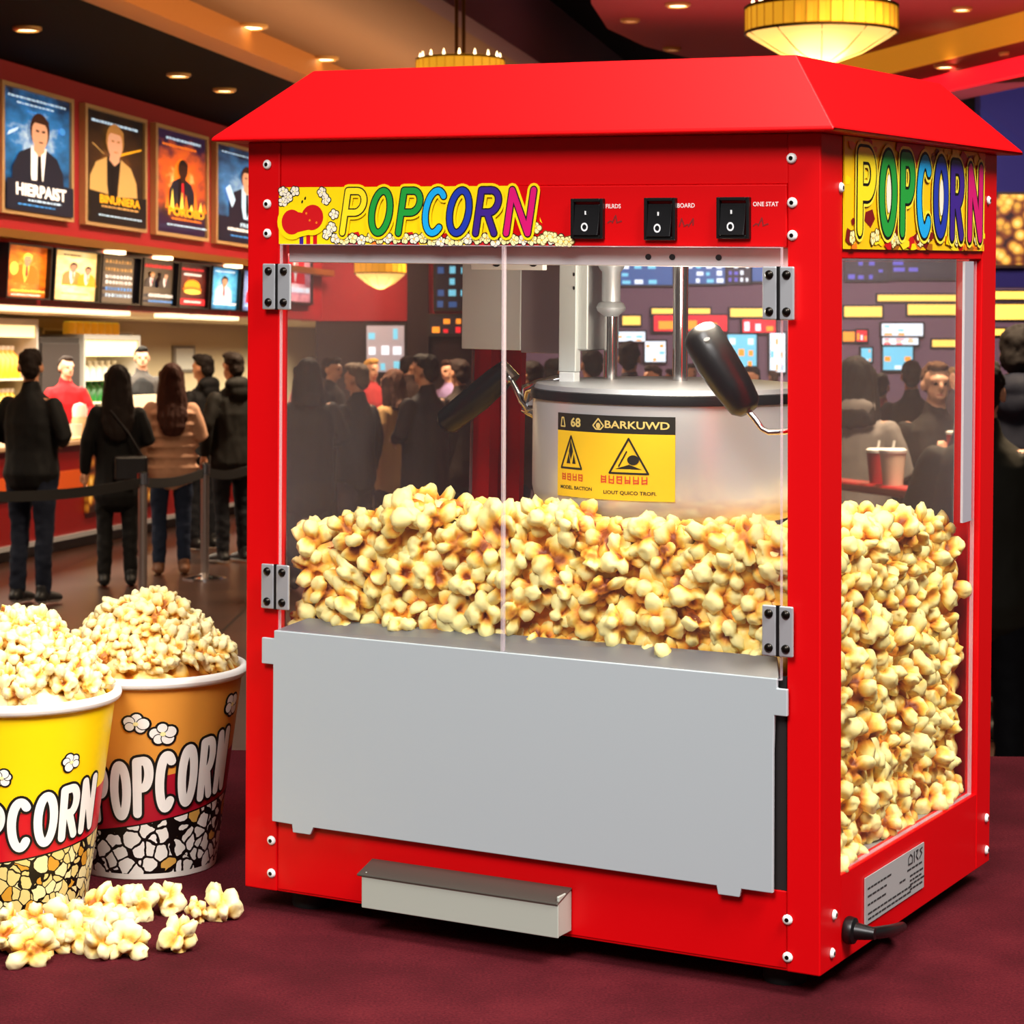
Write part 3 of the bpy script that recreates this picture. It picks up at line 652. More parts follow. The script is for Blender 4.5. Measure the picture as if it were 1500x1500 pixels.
# ------------------------------------------------------------------ people
SKIN = mat('skin', '#c98e6c', .5); SKIN2 = mat('skin_pale', '#dca98c', .5); SKIN3 = mat('skin_deep', '#9a6444', .5)
EYE = mat('eye_dark', '#140c0a', .3); LIP = mat('lip', '#a0524a', .5)
def chain_mesh(chains, ells, vox, smooth=2):
    mb = MB(); m = SKIN
    for ch in chains:
        P = [Vector(c[0]) for c in ch]; R = [(c[1], c[2] if len(c) > 2 else c[1]) for c in ch]
        t0 = (P[0]-P[1]).normalized(); t1 = (P[-1]-P[-2]).normalized()
        r0, r1 = min(R[0]), min(R[-1])
        P = [P[0]+t0*r0*.9, P[0]+t0*r0*.55]+P+[P[-1]+t1*r1*.55, P[-1]+t1*r1*.9]
        R = [tuple(.42*q for q in R[0]), tuple(.83*q for q in R[0])]+R+[tuple(.83*q for q in R[-1]), tuple(.42*q for q in R[-1])]
        rings = []
        for i, p in enumerate(P):
            t = (P[min(i+1, len(P)-1)]-P[max(i-1, 0)]).normalized()
            ax = Vector((1, 0, 0)); a = ax-t*ax.dot(t)
            if a.length < .35: ax = Vector((0, 1, 0)); a = ax-t*ax.dot(t)
            a.normalize(); b = t.cross(a)
            rings.append([p+a*math.cos(2*PI*j/14)*R[i][0]+b*math.sin(2*PI*j/14)*R[i][1] for j in range(14)])
        mb.rings(rings, m)
    for c, rx, ry, rz in ells:
        rings = [[(c[0]+rx*math.sin(th)*math.cos(2*PI*j/16), c[1]+ry*math.sin(th)*math.sin(2*PI*j/16), c[2]-rz*math.cos(th)) for j in range(16)] for th in [PI*(i+.35)/8.7 for i in range(9)]]
        mb.rings(rings, m)
    me = mb.mesh('tmp'); o = bpy.data.objects.new('tmp', me); COL.objects.link(o)
    r = o.modifiers.new('r', 'REMESH'); r.mode = 'VOXEL'; r.voxel_size = vox
    if smooth: s = o.modifiers.new('s', 'SMOOTH'); s.factor = .5; s.iterations = smooth
    out = bpy.data.meshes.new_from_object(o.evaluated_get(bpy.context.evaluated_depsgraph_get()))
    bpy.data.objects.remove(o); bpy.data.meshes.remove(me)
    out.polygons.foreach_set('use_smooth', [True]*len(out.polygons)); out.materials.clear()
    return out
def rumple(me, amp, fxy, fz):
    me.update(); nn = [v.normal.copy() for v in me.vertices]
    for v, n in zip(me.vertices, nn):
        c = v.co; v.co = c+n*amp*(noise.noise(Vector((c.x*fxy, c.y*fxy, c.z*fz)))+.5*noise.noise(Vector((c.x*fxy*2.3+5, c.y*fxy*2.3, c.z*fz*2.3))))
    return me
def link(name, me, parent, mats):
    for m in mats: me.materials.append(m)
    o = bpy.data.objects.new(name, me); COL.objects.link(o); o.parent = parent; me.name = name; return o
ARMS = {'hang': ((.235, .03, 1.17), (.255, -.03, .92)), 'front': ((.245, .03, 1.17), (.12, -.2, 1.12)), 'pocket': ((.27, .07, 1.16), (.215, -.06, .96)),
        'cup': ((.25, .0, 1.16), (.03, -.27, 1.27)), 'counter': ((.25, -.04, 1.19), (.17, -.28, 1.05))}
def person(label, px, d, top, rz, jacket, trousers='#14161f', hair='#120c0a', style='short', arms=('hang', 'front'), skin=None, vox=.011, coat=.84, shoe='#0c0c0e', bulk=1.0, head_turn=0, hood=False, puff=False, group=None, sole=False, apron=None, legspread=.1, lean=0):
    skin = skin or SKIN
    base = at(px, HY, d); base.z = 0
    H = CZ-(top-HY)/FOC*d; s = H/1.765
    e = empty('person', Matrix.Translation(base) @ Matrix.Rotation(rz, 4, 'Z') @ Matrix.Scale(s, 4)); tag(e, label, 'person', group)
    hips = legspread
    def turn(p):
        c, q = math.cos(head_turn), math.sin(head_turn); x, y = p[0], p[1]-.02; return (x*c-y*q, x*q+y*c+.02, p[2])
    # ---- body: one continuous surface
    ch = [[((0, .0, .93), .15*bulk, .105*bulk), ((0, .0, 1.08), .135*bulk, .1*bulk), ((0, 0, 1.28), .165*bulk, .115*bulk), ((0, .015, 1.42), .15, .085), ((0, .02, 1.48), .065, .06)],
          [((0, .02, 1.44), .058, .056), ((0, .012, 1.56), .054, .055)]]
    for i, sx in enumerate((-1, 1)):
        (ex, ey, ez), (wx, wy, wz) = ARMS[arms[i]]
        sh = (sx*.155*bulk, .015, 1.385); el = (sx*ex*bulk, ey, ez); wr = (sx*wx, wy, wz)
        ch.append([(sh, .052), (((sh[0]+el[0])/2, (sh[1]+el[1])/2, (sh[2]+el[2])/2), .047), (el, .04), (wr, .028)])
        dv = (Vector(wr)-Vector(el)).normalized(); w = Vector(wr); side = Vector((sx, 0, 0)); side = (side-dv*side.dot(dv)).normalized(); up = dv.cross(side)
        ch.append([(w, .027, .02), (w+dv*.05, .038, .017), (w+dv*.09, .036, .014)])
        curl = -side
        for k, (of, ln) in enumerate(((-.03, .07), (-.01, .08), (.011, .076), (.031, .06))):
            f0 = w+dv*.085+up*of; f1 = f0+dv*ln*.55+curl*.008; f2 = f1+dv*ln*.3+curl*.03
            ch.append([(f0, .0095), (f1, .0088), (f2, .008)])
        ch.append([(w+dv*.025+up*.025*-1, .012), (w+dv*.06-up*.05, .011), (w+dv*.095-up*.055+curl*.015, .009)])
        ch.append([((sx*.085*bulk, 0, .92), .088*bulk, .088*bulk), ((sx*(hips), -.005, .5), .056), ((sx*hips, .01, .35), .055), ((sx*(hips+.005), .02, .1), .037)])
        ch.append([((sx*(hips+.005), .03, .05), .036), ((sx*(hips+.012), -.13, .035), .038, .026)])
    el = [(turn((0, .018, 1.672)), .076, .095, .092), (turn((0, -.022, 1.6)), .058, .068, .07), (turn((0, -.098, 1.625)), .014, .02, .026), (turn((0, -.06, 1.665)), .055, .04, .035),
          (turn((-.077, .02, 1.632)), .011, .024, .032), (turn((.077, .02, 1.632)), .011, .024, .032), (turn((0, -.07, 1.57)), .03, .025, .022)]
    me = chain_mesh(ch, el, vox*.95)
    b = link('body', me, e, [skin, EYE, LIP])
    pts = [(Vector(turn((-.031, -.088, 1.643))), 1, .013), (Vector(turn((.031, -.088, 1.643))), 1, .013), (Vector(turn((0, -.09, 1.583))), 2, .02)]
    for p in me.polygons:
        for q, k, r in pts:
            dlt = p.center-q
            if math.sqrt(dlt.x**2+dlt.y**2*.4+(dlt.z*(1.4 if k == 1 else 2.6))**2) < r: p.material_index = k
    # ---- jacket
    j = 1.14 if puff else 1.0
    hem = coat
    ch = [[((0, .005, hem), .19*bulk*j, .14*bulk*j), ((0, .0, 1.06), .172*bulk*j, .13*bulk*j), ((0, 0, 1.26), .188*bulk*j, .138*bulk*j), ((0, .012, 1.37), .186*bulk, .12), ((0, .018, 1.43), .14, .098), ((0, .022, 1.47), .08, .075)]]
    for i, sx in enumerate((-1, 1)):
        (ex, ey, ez), (wx, wy, wz) = ARMS[arms[i]]
        sh = Vector((sx*.162*bulk, .015, 1.375)); l = Vector((sx*ex*bulk, ey, ez)); wr = Vector((sx*wx, wy, wz))
        ch.append([(sh, .066*j), ((sh+l)/2, .062*j), (l, .057*j), ((l+wr)/2, .051*j), (l.lerp(wr, .96), .043*j)])
    el = []
    if hood: el += [((0, .085, 1.5), .125, .075, .075), ((0, .11, 1.44), .1, .05, .08)]
    else: ch.append([((0, .025, 1.45), .085, .08), ((0, .024, 1.5), .068, .068)])
    if puff:
        for z in (.9, .99, 1.08, 1.17, 1.26, 1.35): el.append(((0, 0, z), .21*bulk*j*.98, .148*bulk*j, .05))
    me = rumple(chain_mesh(ch, el, vox), .008, 9, 6)
    jm = mat('cloth_'+jacket, jacket, .75, spec=.25)
    o = link('jacket', me, e, [jm] + ([mat('cloth_'+apron, apron, .75)] if apron else []))
    if apron:
        for p in me.polygons:
            if p.center.y < -.09 and abs(p.center.x) < .12 and p.center.z > 1.2: p.material_index = 1
    # ---- trousers
    ch = [[((0, .005, 1.0), .155*bulk, .115*bulk), ((0, .005, .9), .168*bulk, .125*bulk)]]
    for sx in (-1, 1):
        ch.append([((sx*.085*bulk, 0, .9), .094*bulk, .1*bulk), ((sx*hips*.98, -.003, .66), .08), ((sx*hips, -.005, .5), .067), ((sx*hips, .012, .33), .062), ((sx*(hips+.005), .02, .1), .055)])
    link('trousers', rumple(chain_mesh(ch, [], vox), .008, 10, 14), e, [mat('cloth_'+trousers, trousers, .8, spec=.2)])
    for sx in (-1, 1):
        ch = [[((sx*(hips+.005), .055, .052), .046, .046), ((sx*(hips+.008), -.03, .055), .046, .044), ((sx*(hips+.014), -.14, .04), .045, .034)], [((sx*(hips+.005), .03, .06), .052), ((sx*(hips+.005), .025, .13), .05)]]
        me = chain_mesh(ch, [], .012, 1)
        o = link('shoe', me, e, [mat('leather_'+shoe, shoe, .5)] + ([WHITE] if sole else []))
        if sole:
            for p in me.polygons:
                if p.center.z < .03: p.material_index = 1
    # ---- hair
    low = 0
    hm = mat('hair_'+hair, hair, .75, spec=.25)
    if style == 'short':
        el = [(turn((0, .034, 1.69)), .083, .092, .084), (turn((0, .075, 1.63)), .068, .052, .075), (turn((0, -.035, 1.738)), .066, .062, .036)]; ch = []
    elif style == 'bun':
        el = [(turn((0, .034, 1.69)), .083, .092, .084), (turn((0, .075, 1.63)), .068, .052, .075), (turn((0, .14, 1.71)), .045, .045, .045)]; ch = []
    elif style == 'buzz':
        el = [(turn((0, .034, 1.69)), .08, .09, .083), (turn((0, .065, 1.64)), .072, .05, .06), (turn((0, -.03, 1.742)), .06, .055, .028)]; ch = []
    else:
        low = {'long': 1.18, 'mid': 1.42}[style]
        el = [(turn((0, .032, 1.69)), .089, .096, .086)]
        ch = [[(turn((0, .05, 1.7)), .09, .075), (turn((0, .075, 1.56)), .112, .066), (turn((0, .11, 1.43)), .132, .046), ((0, .14+.02*puff, max(low, 1.32)), .13, .038), ((0, .16+.03*puff, low+.05), .105, .03), ((0, .162+.03*puff, low), .07, .02)],
              [(turn((-.075, -.0, 1.68)), .03, .05), (turn((-.09, .01, 1.52)), .03, .045), ((-.1, .02, 1.42), .025, .04)], [(turn((.075, -.0, 1.68)), .03, .05), (turn((.09, .01, 1.52)), .03, .045), ((.1, .02, 1.42), .025, .04)]]
    link('hair', rumple(chain_mesh(ch, el, vox), .009, 38, 9 if low else 30), e, [hm])
    return e
A = 'on the carpeted side'
person('man in black jacket and dark jeans with white-soled trainers at the queue end', 47, 16.95, 512, 2.75, '#0c0c0e', '#161c2c', '#1a0f0a', arms=('front', 'front'), bulk=1.13, sole=True, head_turn=.5, shoe='#101014', coat=.9)
person('staff member in red shirt serving behind the counter', 97, 25.2, 522, .35, '#c4141c', '#101014', '#241610', 'buzz', ('counter', 'counter'), skin=SKIN2, bulk=1.0, head_turn=.3)
w1 = person('woman with long dark hair and black coat in the queue', 172, 18.25, 535, -2.95, '#0a0a0c', '#0a0a0c', '#160b08', 'long', ('front', 'hang'), coat=.72)
person('cashier in black vest and grey shirt behind the lit register', 208, 27.6, 508, .25, '#4a4644', '#101014', '#0e0a08', arms=('counter', 'counter'), skin=SKIN2, apron='#0c0c10')
w2 = person('woman with long brown hair in a beige puffer jacket', 251, 19.2, 533, -2.95, '#c09478', '#182236', '#3a1a10', 'long', ('front', 'pocket'), coat=.86, puff=True, shoe='#6a4228')
person('man in black hoodie facing the counter beyond the beige jacket', 296, 21.8, 520, -2.2, '#0d0d10', '#101218', '#140c0a', hood=True, bulk=1.08)
person('man in dark padded jacket standing beside the machine post', 340, 20.3, 517, -2.45, '#14120f', '#121318', '#1c110b', hood=True, arms=('front', 'hang'), bulk=1.12, sole=True)
# queue seen through the machine
person('person with dark hair in a long black coat behind the front glass', 450, 18, 526, -2.9, '#171417', '#101014', '#0e0a0a', 'mid', ('front', 'front'), bulk=1.15, coat=.7)
person('person in profile in a dark jacket talking behind the front glass', 487, 24, 524, 1.2, '#1b1618', '#101014', '#2a1a14', skin=SKIN2, vox=.014)
person('grey-haired man in black jacket and grey trousers by the chrome post', 521, 18.6, 533, -2.2, '#121114', '#4a4454', '#6a5a4c', bulk=1.05)
person('woman with long brown hair in a tan coat', 573, 19.8, 541, -2.1, '#b08a58', '#2a2026', '#4a2a1c', 'mid', ('front', 'front'), coat=.74)
person('broad man in a dark navy coat left of the black kettle handle', 622, 18.2, 520, -2.3, '#171420', '#2c2a3c', '#1c1210', bulk=1.18, coat=.72)
person('man with brown backpack and khaki coat beside the back post', 672, 20.5, 527, -2.6, '#2b221c', '#26212c', '#2a1c16', bulk=1.1, coat=.74)
person('distant person in red top among the queue', 545, 27, 526, .6, '#a82a2c', hair='#c89a4a', skin=SKIN2, vox=.016)
person('distant person in lilac jacket near the back post', 657, 27, 528, -.8, '#9a86b8', hair='#3a241c', skin=SKIN2, vox=.016, arms=('front', 'front'))
person('distant person in brown jacket behind the red queue top', 598, 28.5, 522, 2.5, '#3c2a24', hair='#1a1010', vox=.016)
person('distant person in pink scarf-coloured top by the counter end', 455, 28, 524, .3, '#a86a6a', hair='#1c1412', skin=SKIN2, vox=.016)
person('man in brown leather jacket right of the back post', 780, 19.5, 530, -2.7, '#3a2418', '#1c1818', '#1c120e', bulk=1.15)
person('man in a black top behind the kettle spout', 812, 22, 526, 2.6, '#161214', hair='#0e0a0a', vox=.014)
person('dark-haired man in grey-blue jacket between the kettle rods', 922, 18.6, 501, 3.0, '#4a4858', hair='#120e0e', bulk=1.1)
person('dark-clad man left of the first kettle rod', 866, 18.2, 512, -2.9, '#1c181a', hair='#140e0c', bulk=1.1)
for k_, (px, c, h, t, n) in enumerate(((955, '#2c2c40', '#2a1c18', 536, 'navy'), (984, '#7a2030', '#140e0e', 541, 'dark red'), (1012, '#5a4a44', '#3a2820', 533, 'taupe'), (1042, '#26303c', '#140e0e', 540, 'slate'), (1072, '#a09488', '#2c1c14', 545, 'pale grey'), (1100, '#302028', '#1a1210', 537, 'plum'), (1132, '#8a7a60', '#4a3424', 543, 'sand'))):
    person('distant person in a '+n+' top, head just above the kettle rim', px, (25, 30, 34, 27, 32, 24.5, 36)[k_], t, random.uniform(-3, 3), c, hair=h, vox=.018)
# right of the machine
person('person with dark hair in a pale grey hoodie at the ledge', 1256, 12.6, 524, 2.75, '#8f8884', '#14141a', '#140d0b', 'mid', ('front', 'front'), hood=True, bulk=1.05)
person('distant person carrying a red pack behind the grey hoodie', 1290, 20, 548, 2.9, '#b03038', '#1c1a22', '#1a1210', vox=.014)
person('person in a dark teal jacket seen from behind in the crowd', 1335, 18.5, 529, 3.0, '#1c2630', '#14161e', '#1a1412', vox=.013, bulk=1.1)
person('distant person with pale hair among the lit shop fronts', 1400, 24, 538, .4, '#3a3038', hair='#9a7a50', skin=SKIN2, vox=.016)
cupman = person('man in dark jacket holding a red cup and looking at the camera', 1372, 13.2, 531, .1, '#1b1716', '#101014', '#5a3c28', 'buzz', ('hang', 'cup'), skin=SKIN2, bulk=1.08, vox=.009)
person('person in a dark olive jacket half hidden by the machine post', 1440, 9.0, 528, 2.9, '#26241c', '#101014', '#1a120e', arms=('hang', 'hang'), bulk=1.1)
person('tall man in a navy hooded jacket at the picture edge', 1494, 10.95, 478, 2.85, '#0f1322', '#08080a', '#120c0b', hood=True, bulk=1.12, head_turn=-.2)
# bags and cups they carry
e = empty('shoulder_bag', w2.matrix_world @ Matrix.Translation((.30, .02, .98))); tag(e, 'dark brown shoulder bag hanging at the beige puffer jacket', 'bag')
MB().box((-.04, -.13, -.12), (.05, .13, .14), mat('brown_leather', '#2c1a12', .5)).build('pouch', e, bevel=.03)
MB().tube([(0, -.1, .12), (-.06, -.04, .32), (-.1, 0, .44), (-.08, .06, .34), (0, .1, .12)], .01, mat('brown_leather', '', .5), 8).build('strap', e, smooth=60)
e = empty('crossbody_bag', w1.matrix_world @ Matrix.Translation((-.1, .17, .95))); tag(e, 'black bag on a strap across the long black coat', 'bag')
MB().box((-.13, -.02, -.1), (.13, .06, .1), mat('black_leather', '#131013', .4)).build('pouch', e, bevel=.025)
MB().tube([(-.1, .03, .08), (.02, .03, .28), (.16, .0, .46)], .008, mat('black_leather', '', .4), 8).build('strap', e, smooth=60)
CUPR = mat('red_cup_print', '#b4242c', .4); CUPC = mat('cream_cup_print', '#e6d4bc', .5)
def cup(M, label, a, r=.047, h=.13):
    e = empty('drink_cup', M); tag(e, label, 'cup')
    MB().lathe([(.001, 0), (r*.75, 0), (r, h), (r*.9, h), (r*.65, .01)], a, 24, caps=False).build('cup', e, smooth=40)
    MB().lathe([(r*1.04, h-.004), (r*1.06, h+.008), (r*.85, h+.016), (.001, h+.016)], WHITE, 24).build('lid', e, smooth=40)
    MB().tube([(0, 0, h+.01), (.006, 0, h+.05)], .006, WHITE, 8).build('straw', e, smooth=60)
    return e
M = cupman.matrix_world
cup(M @ Matrix.Translation((.0, -.365, 1.235)), 'red drink cup held by the man in the dark jacket', CUPR, .046, .14)

# ------------------------------------------------------------------ queue barrier
def post(p, h, lab):
    e = empty('queue_post', loc=p); tag(e, lab, 'queue post', 'chrome queue posts')
    MB().lathe([(.001, 0), (.17, 0), (.17, .015), (.05, .035), (.03, .05)], CHROME, 24).build('base', e, smooth=40)
    MB().lathe([(.032, .03), (.032, h-.06)], mat('satin_post', '#b0a4a0', .35, .9), 16).build('pole', e, smooth=40)
    MB().lathe([(.04, h-.08), (.04, h), (.02, h+.01), (.001, h+.01)], CHROME, 16).build('cap', e, smooth=40)
q1, q2, q3, q0 = ground(209, 877), ground(300, 849), ground(372, 838), ground(-40, 917)
q4 = ground(513, 842)
post(q1, .885, 'chrome queue post in front of the long black coat'); post(q2, .885, 'chrome queue post at the beige puffer jacket'); post(q4, .9, 'chrome queue post seen through the machine glass')
BELT = mat('black_belt', '#08080a', .7)
def belt(p, q, lab):
    d = (q-p); L = d.length-.09; u = d.normalized(); a = math.atan2(u.y, u.x)
    mb = MB(); n = 12; mb.rings([[(L*i/n, -.003, .78-.03*math.sin(PI*i/n)), (L*i/n, .003, .78-.03*math.sin(PI*i/n)), (L*i/n, .003, .85-.03*math.sin(PI*i/n)), (L*i/n, -.003, .85-.03*math.sin(PI*i/n))] for i in range(n+1)], BELT)
    o = mb.build('barrier_belt'); o.matrix_world = Matrix.Translation(p+u*.045) @ Matrix.Rotation(a, 4, 'Z'); tag(o, lab, 'queue belt', 'queue belts')
belt(q0, q1, 'black queue belt across the legs of the black jacket'); belt(q1, q2, 'black queue belt between the two chrome posts'); belt(q2, q3, 'black queue belt running on behind the machine post')

# ------------------------------------------------------------------ far screens, signs and shop fronts
def board(name, px0, px1, y0, y1, d, lab, cat, m, grp=None, cells=None, frame=BLACK, th=.12, seed=0):
    if d > 26.5: d = (41 if d > 31 else 30.0 if name != 'lit_kiosk' else 30.02)-th-.002
    a, b = at(px0, y1, d), at(px1, y0, d); w, h = b.x-a.x, b.z-a.z
    e = empty(name, loc=a); tag(e, lab, cat, grp)
    MB().box((-.03, .02, -.03), (w+.03, th, h+.03), frame).build('case', e)
    mb = MB().box((0, 0, 0), (w, .02, h), m)
    if cells:
        rng = random.Random(seed); nx, nz, cols = cells
        for i in range(nx):
            for k in range(nz):
                if rng.random() < .8:
                    x = w*(i+.1+.1*rng.random())/nx; z = h*(k+.12)/nz
                    mb.box((x, -.01, z), (x+w*.7/nx*rng.uniform(.5, 1), 0, z+h*.7/nz*rng.uniform(.5, 1)), rng.choice(cols))
    mb.build('face', e); return e
S_BLUE, S_WHITE, S_CYAN = mat('screen_blue', '#2a5a9a', .4, emit=.7), mat('screen_white', '#dceaf4', .4, emit=1.3), mat('screen_cyan', '#6cc4e0', .4, emit=1.1)
S_VIO, S_RED, S_AMB, S_YEL, S_DK = mat('screen_violet', '#5a58c8', .4, emit=.8), mat('sign_red', '#e8202c', .4, emit=1.2), mat('sign_amber', '#ff9a28', .4, emit=1.2), mat('strip_yellow', '#ffcc58', .4, emit=1.5), mat('screen_night', '#16182a', .4, emit=.2)
cc = [S_BLUE, S_WHITE, S_CYAN, S_WHITE]
board('info_screen', 638, 690, 386, 452, 29.7, 'dark blue screen on the red panel left of the hopper box', 'screen', S_DK, cells=(3, 4, [S_BLUE, S_CYAN]), seed=3)
e = board('ticket_sign', 630, 700, 463, 489, 29.7, 'row of small orange and red lit numbers below the blue screen', 'sign', S_DK, cells=(4, 2, [S_AMB, S_RED]), seed=5)
board('lit_kiosk', 537, 592, 477, 545, 29.6, 'pale lit kiosk screen in the dark end wall', 'screen', mat('kiosk_pale', '#a8a8b0', .5, emit=.6), cells=(3, 3, [S_WHITE, S_CYAN, mat('kiosk_teal', '#7a9a9a', .5, emit=.5)]), seed=8)
for i, (a, b) in enumerate(((858, 905), (908, 985), (1003, 1062), (1066, 1100), (1102, 1150), (1240, 1300), (1305, 1400))):
    board('menu_screen', a, b, 384-(i > 4)*4, 419-i*1.8, 40, ('bright', 'wide cyan', 'white and blue', 'narrow lilac', 'deep blue', 'dim violet', 'dim long')[i]+' far menu screen high behind the '+('first kettle rod', 'two rods', 'black kettle handle', 'upper hinge', 'right upper hinge', 'side window post', 'side window')[i], 'screen', S_DK if i in (5, 6, 3) else S_BLUE, 'far menu screens', (4, 3, [[S_WHITE, S_CYAN], [S_WHITE, S_CYAN, S_BLUE], [S_CYAN, S_WHITE], [S_VIO, S_WHITE], [S_BLUE, S_VIO], [S_VIO, S_DK], [S_DK, S_VIO]][i]), seed=i)
for a, b, y0, y1, m, lab in ((955, 1040, 452, 461, S_YEL, 'thin yellow light strip behind the second rod'), (1070, 1150, 452, 464, S_YEL, 'thick yellow light strip left of the upper hinge'), (1237, 1292, 449, 464, S_YEL, 'short thick yellow light strip in the side window'),
                             (1286, 1440, 432, 441, S_YEL, 'thin yellow light strip high in the side window'), (1330, 1440, 446, 461, S_YEL, 'long thick yellow light strip in the side window'), (1235, 1265, 486, 500, S_AMB, 'small amber lights at the side window post'),
                             (862, 890, 466, 485, S_YEL, 'small yellow sign left of the first rod'), (912, 938, 463, 476, S_YEL, 'small yellow sign between the rods'), (1366, 1440, 498, 508, S_YEL, 'low yellow light strip beside the head with the red cup')):
    board('light_strip', a, b, y0, y1, 38, lab, 'light strip', m, 'far light strips', th=.08)
for a, b, y0, y1, lab in ((958, 1065, 462, 485, 'wide red lit sign behind the second rod'), (1088, 1136, 468, 487, 'red and white lit sign left of the hinge'), (862, 902, 490, 500, 'small red sign left of the first rod'), (1255, 1270, 484, 500, 'tiny red sign in the side window')):
    board('shop_sign', a, b, y0, y1, 37, lab, 'sign', S_RED, 'far red signs', (3, 1, [S_WHITE, S_AMB]), seed=int(a))
for a, b, y0, y1, lab in ((900, 945, 486, 500, 'white lit shop panel between the rods'), (1066, 1108, 490, 540, 'cyan shop window right of the black kettle handle'), (1128, 1150, 488, 545, 'white shop window at the right machine post'), (1292, 1352, 474, 492, 'white lit shop sign in the side window'), (1293, 1345, 495, 505, 'orange and white banner in the side window'), (1294, 1337, 508, 542, 'pale blue shop window in the side window'), (945, 975, 500, 530, 'pale door light near the first rod'), (1262, 1277, 510, 530, 'small cyan screen at the side window post')):
    board('shop_window', a, b, y0, y1, 39, lab, 'shop window', S_CYAN if 'cyan' in lab or 'blue' in lab else S_WHITE, 'far lit shop windows', (3, 3, [S_WHITE, S_CYAN, S_AMB] if 'orange' not in lab else [S_AMB, S_RED]), seed=int(a))
board('lit_poster', 1457, 1580, 285, 388, 25.87, 'lit popcorn poster on the navy wall past the machine roof', 'poster', corn_print('popcorn_poster_print', .9), frame=mat('brown_poster_frame', '#4a2c18', .4))
for a, b, y0, y1, lab in ((1440, 1600, 427, 438, 'thin yellow strip under the bulkhead at the picture edge'), (1440, 1600, 446, 468, 'thick yellow strip under the bulkhead at the picture edge'), (1440, 1600, 482, 491, 'low yellow strip behind the navy hood')):
    board('light_strip', a, b, y0, y1, 40, lab, 'light strip', S_YEL, 'edge light strips', th=.08)
# ledge with cups
pA, pB = at(1225, 701, 11.3), at(1640, 755, 9.0)
zl = pA.z
pB = Vector((at(1640, 700, 8.9).x, 8.9, zl))
u = pB-pA; u.z = 0; L = u.length; ang = math.atan2(u.y, u.x)
e = empty('drinks_ledge', Matrix.Translation((pA.x-.9*math.cos(ang), pA.y-.9*math.sin(ang), 0)) @ Matrix.Rotation(ang, 4, 'Z')); tag(e, 'long red drinks rail on posts to the right of the machine', 'rail')
MB().box((0, -.06, zl-.045), (L+.9, .06, zl), mat('red_rail', '#9a2426', .35)).build('top', e, bevel=.015)
MB().box((0, -.03, .3), (L+.9, .03, .34), BLACK).build('lower_rail', e)
for i in range(3): MB().lathe([(.03, 0), (.03, zl-.04)], BLACK, 12, Matrix.Translation((.3+i*1.3, 0, 0))).build('post', e, smooth=40)
def ledge(px):
    dd = 11.3
    for _ in range(20):
        X = (px-750)/FOC*dd; t = (X-pA.x)/(pB.x-pA.x); dd = pA.y+(pB.y-pA.y)*t
    return Matrix.Translation((X, dd, zl))
cup(ledge(1308), 'cream and red drink cup on the red rail before the dark jacket', CUPC, .058, .145)
cup(ledge(1286), 'red drink cup just behind the cream cup on the red rail', CUPR, .05, .14)

# ------------------------------------------------------------------ the popcorn machine
MI = MACH.inverted()
def mproj(p):
    q = MACH @ wp(p); return 750+FOC*q.x/q.y, HY-FOC*(q.z-CZ)/q.y
def mpt(px, py, axis, val):
    """machine coordinates of the point with coordinate[axis] = val seen at a pixel"""
    idx = [i for i in range(3) if i != axis]; P = [MW/2, MD/2, .3]; P[axis] = val
    for _ in range(12):
        a = mproj(P); r = (a[0]-px, a[1]-py); J = []
        for i in idx:
            Q = list(P); Q[i] += 1e-5; b = mproj(Q); J.append(((b[0]-a[0])/1e-5, (b[1]-a[1])/1e-5))
        det = J[0][0]*J[1][1]-J[1][0]*J[0][1]
        P[idx[0]] -= (r[0]*J[1][1]-r[1]*J[1][0])/det; P[idx[1]] -= (J[0][0]*r[1]-J[0][1]*r[0])/det
    return Vector(P)
mach = empty('popcorn_machine', MACH); tag(mach, 'large red popcorn machine with glass doors standing on the burgundy carpet', 'popcorn machine')
def MP(mb, name, parent=None, **k): return mb.build(name, parent or mach, warp=True, **k)
SIDE = Matrix(((0, -1, 0, MW), (1, 0, 0, 0), (0, 0, 1, 0), (0, 0, 0, 1)))      # x -> along the side, -y -> outward
# shell
mb = MB()
e0 = [(-.0242, -.0221), (.5538, -.0221), (.5538, .463), (-.0242, .463)]
t0_ = [(.0377, .0453), (.4958, .0453), (.4958, .3932), (.0377, .3932)]
mb.rings([[(x, y, .6602) for x, y in [(.02, .02), (.51, .02), (.51, .42), (.02, .42)]], [(x, y, .6602) for x, y in e0], [(x, y, .6632) for x, y in e0], [(x, y, .7244) for x, y in t0_]], RED)
MP(mb, 'roof', bevel=.0016)
mb = MB().box((.002, .002, 0), (MW-.002, MD-.002, .064), RED).box((.034, .001, .002), (.5065, .004, .064), RED)
MP(mb, 'base_housing', bevel=.001)
def lpost(x0, x1, y0, y1, nm):   # corner post, folded sheet
    mb = MB(); sx = 1 if x0 == 0 else -1; sy = 1 if y0 == 0 else -1
    ox = x0 if sx == 1 else x1; oy = y0 if sy == 1 else y1; th = .012
    wx = x1-x0; wy = y1-y0
    poly = [(ox, oy), (ox+sx*wx, oy), (ox+sx*wx, oy+sy*th), (ox+sx*th, oy+sy*th), (ox+sx*th, oy+sy*wy), (ox, oy+sy*wy)]
    if sx*sy < 0: poly = poly[::-1]
    mb.rings([[(x, y, .0) for x, y in poly], [(x, y, .6602) for x, y in poly]], RED)
    return MP(mb, 'corner_post', bevel=.0014)
lpost(0, .0335, 0, .047, ''); lpost(.5068, MW, 0, .047, ''); lpost(.5, MW, .404, MD, ''); lpost(0, .0335, .404, MD, '')
MP(MB().box((.0335, .0015, .6205), (.5068, .012, .66), RED), 'header_band', bevel=.001)
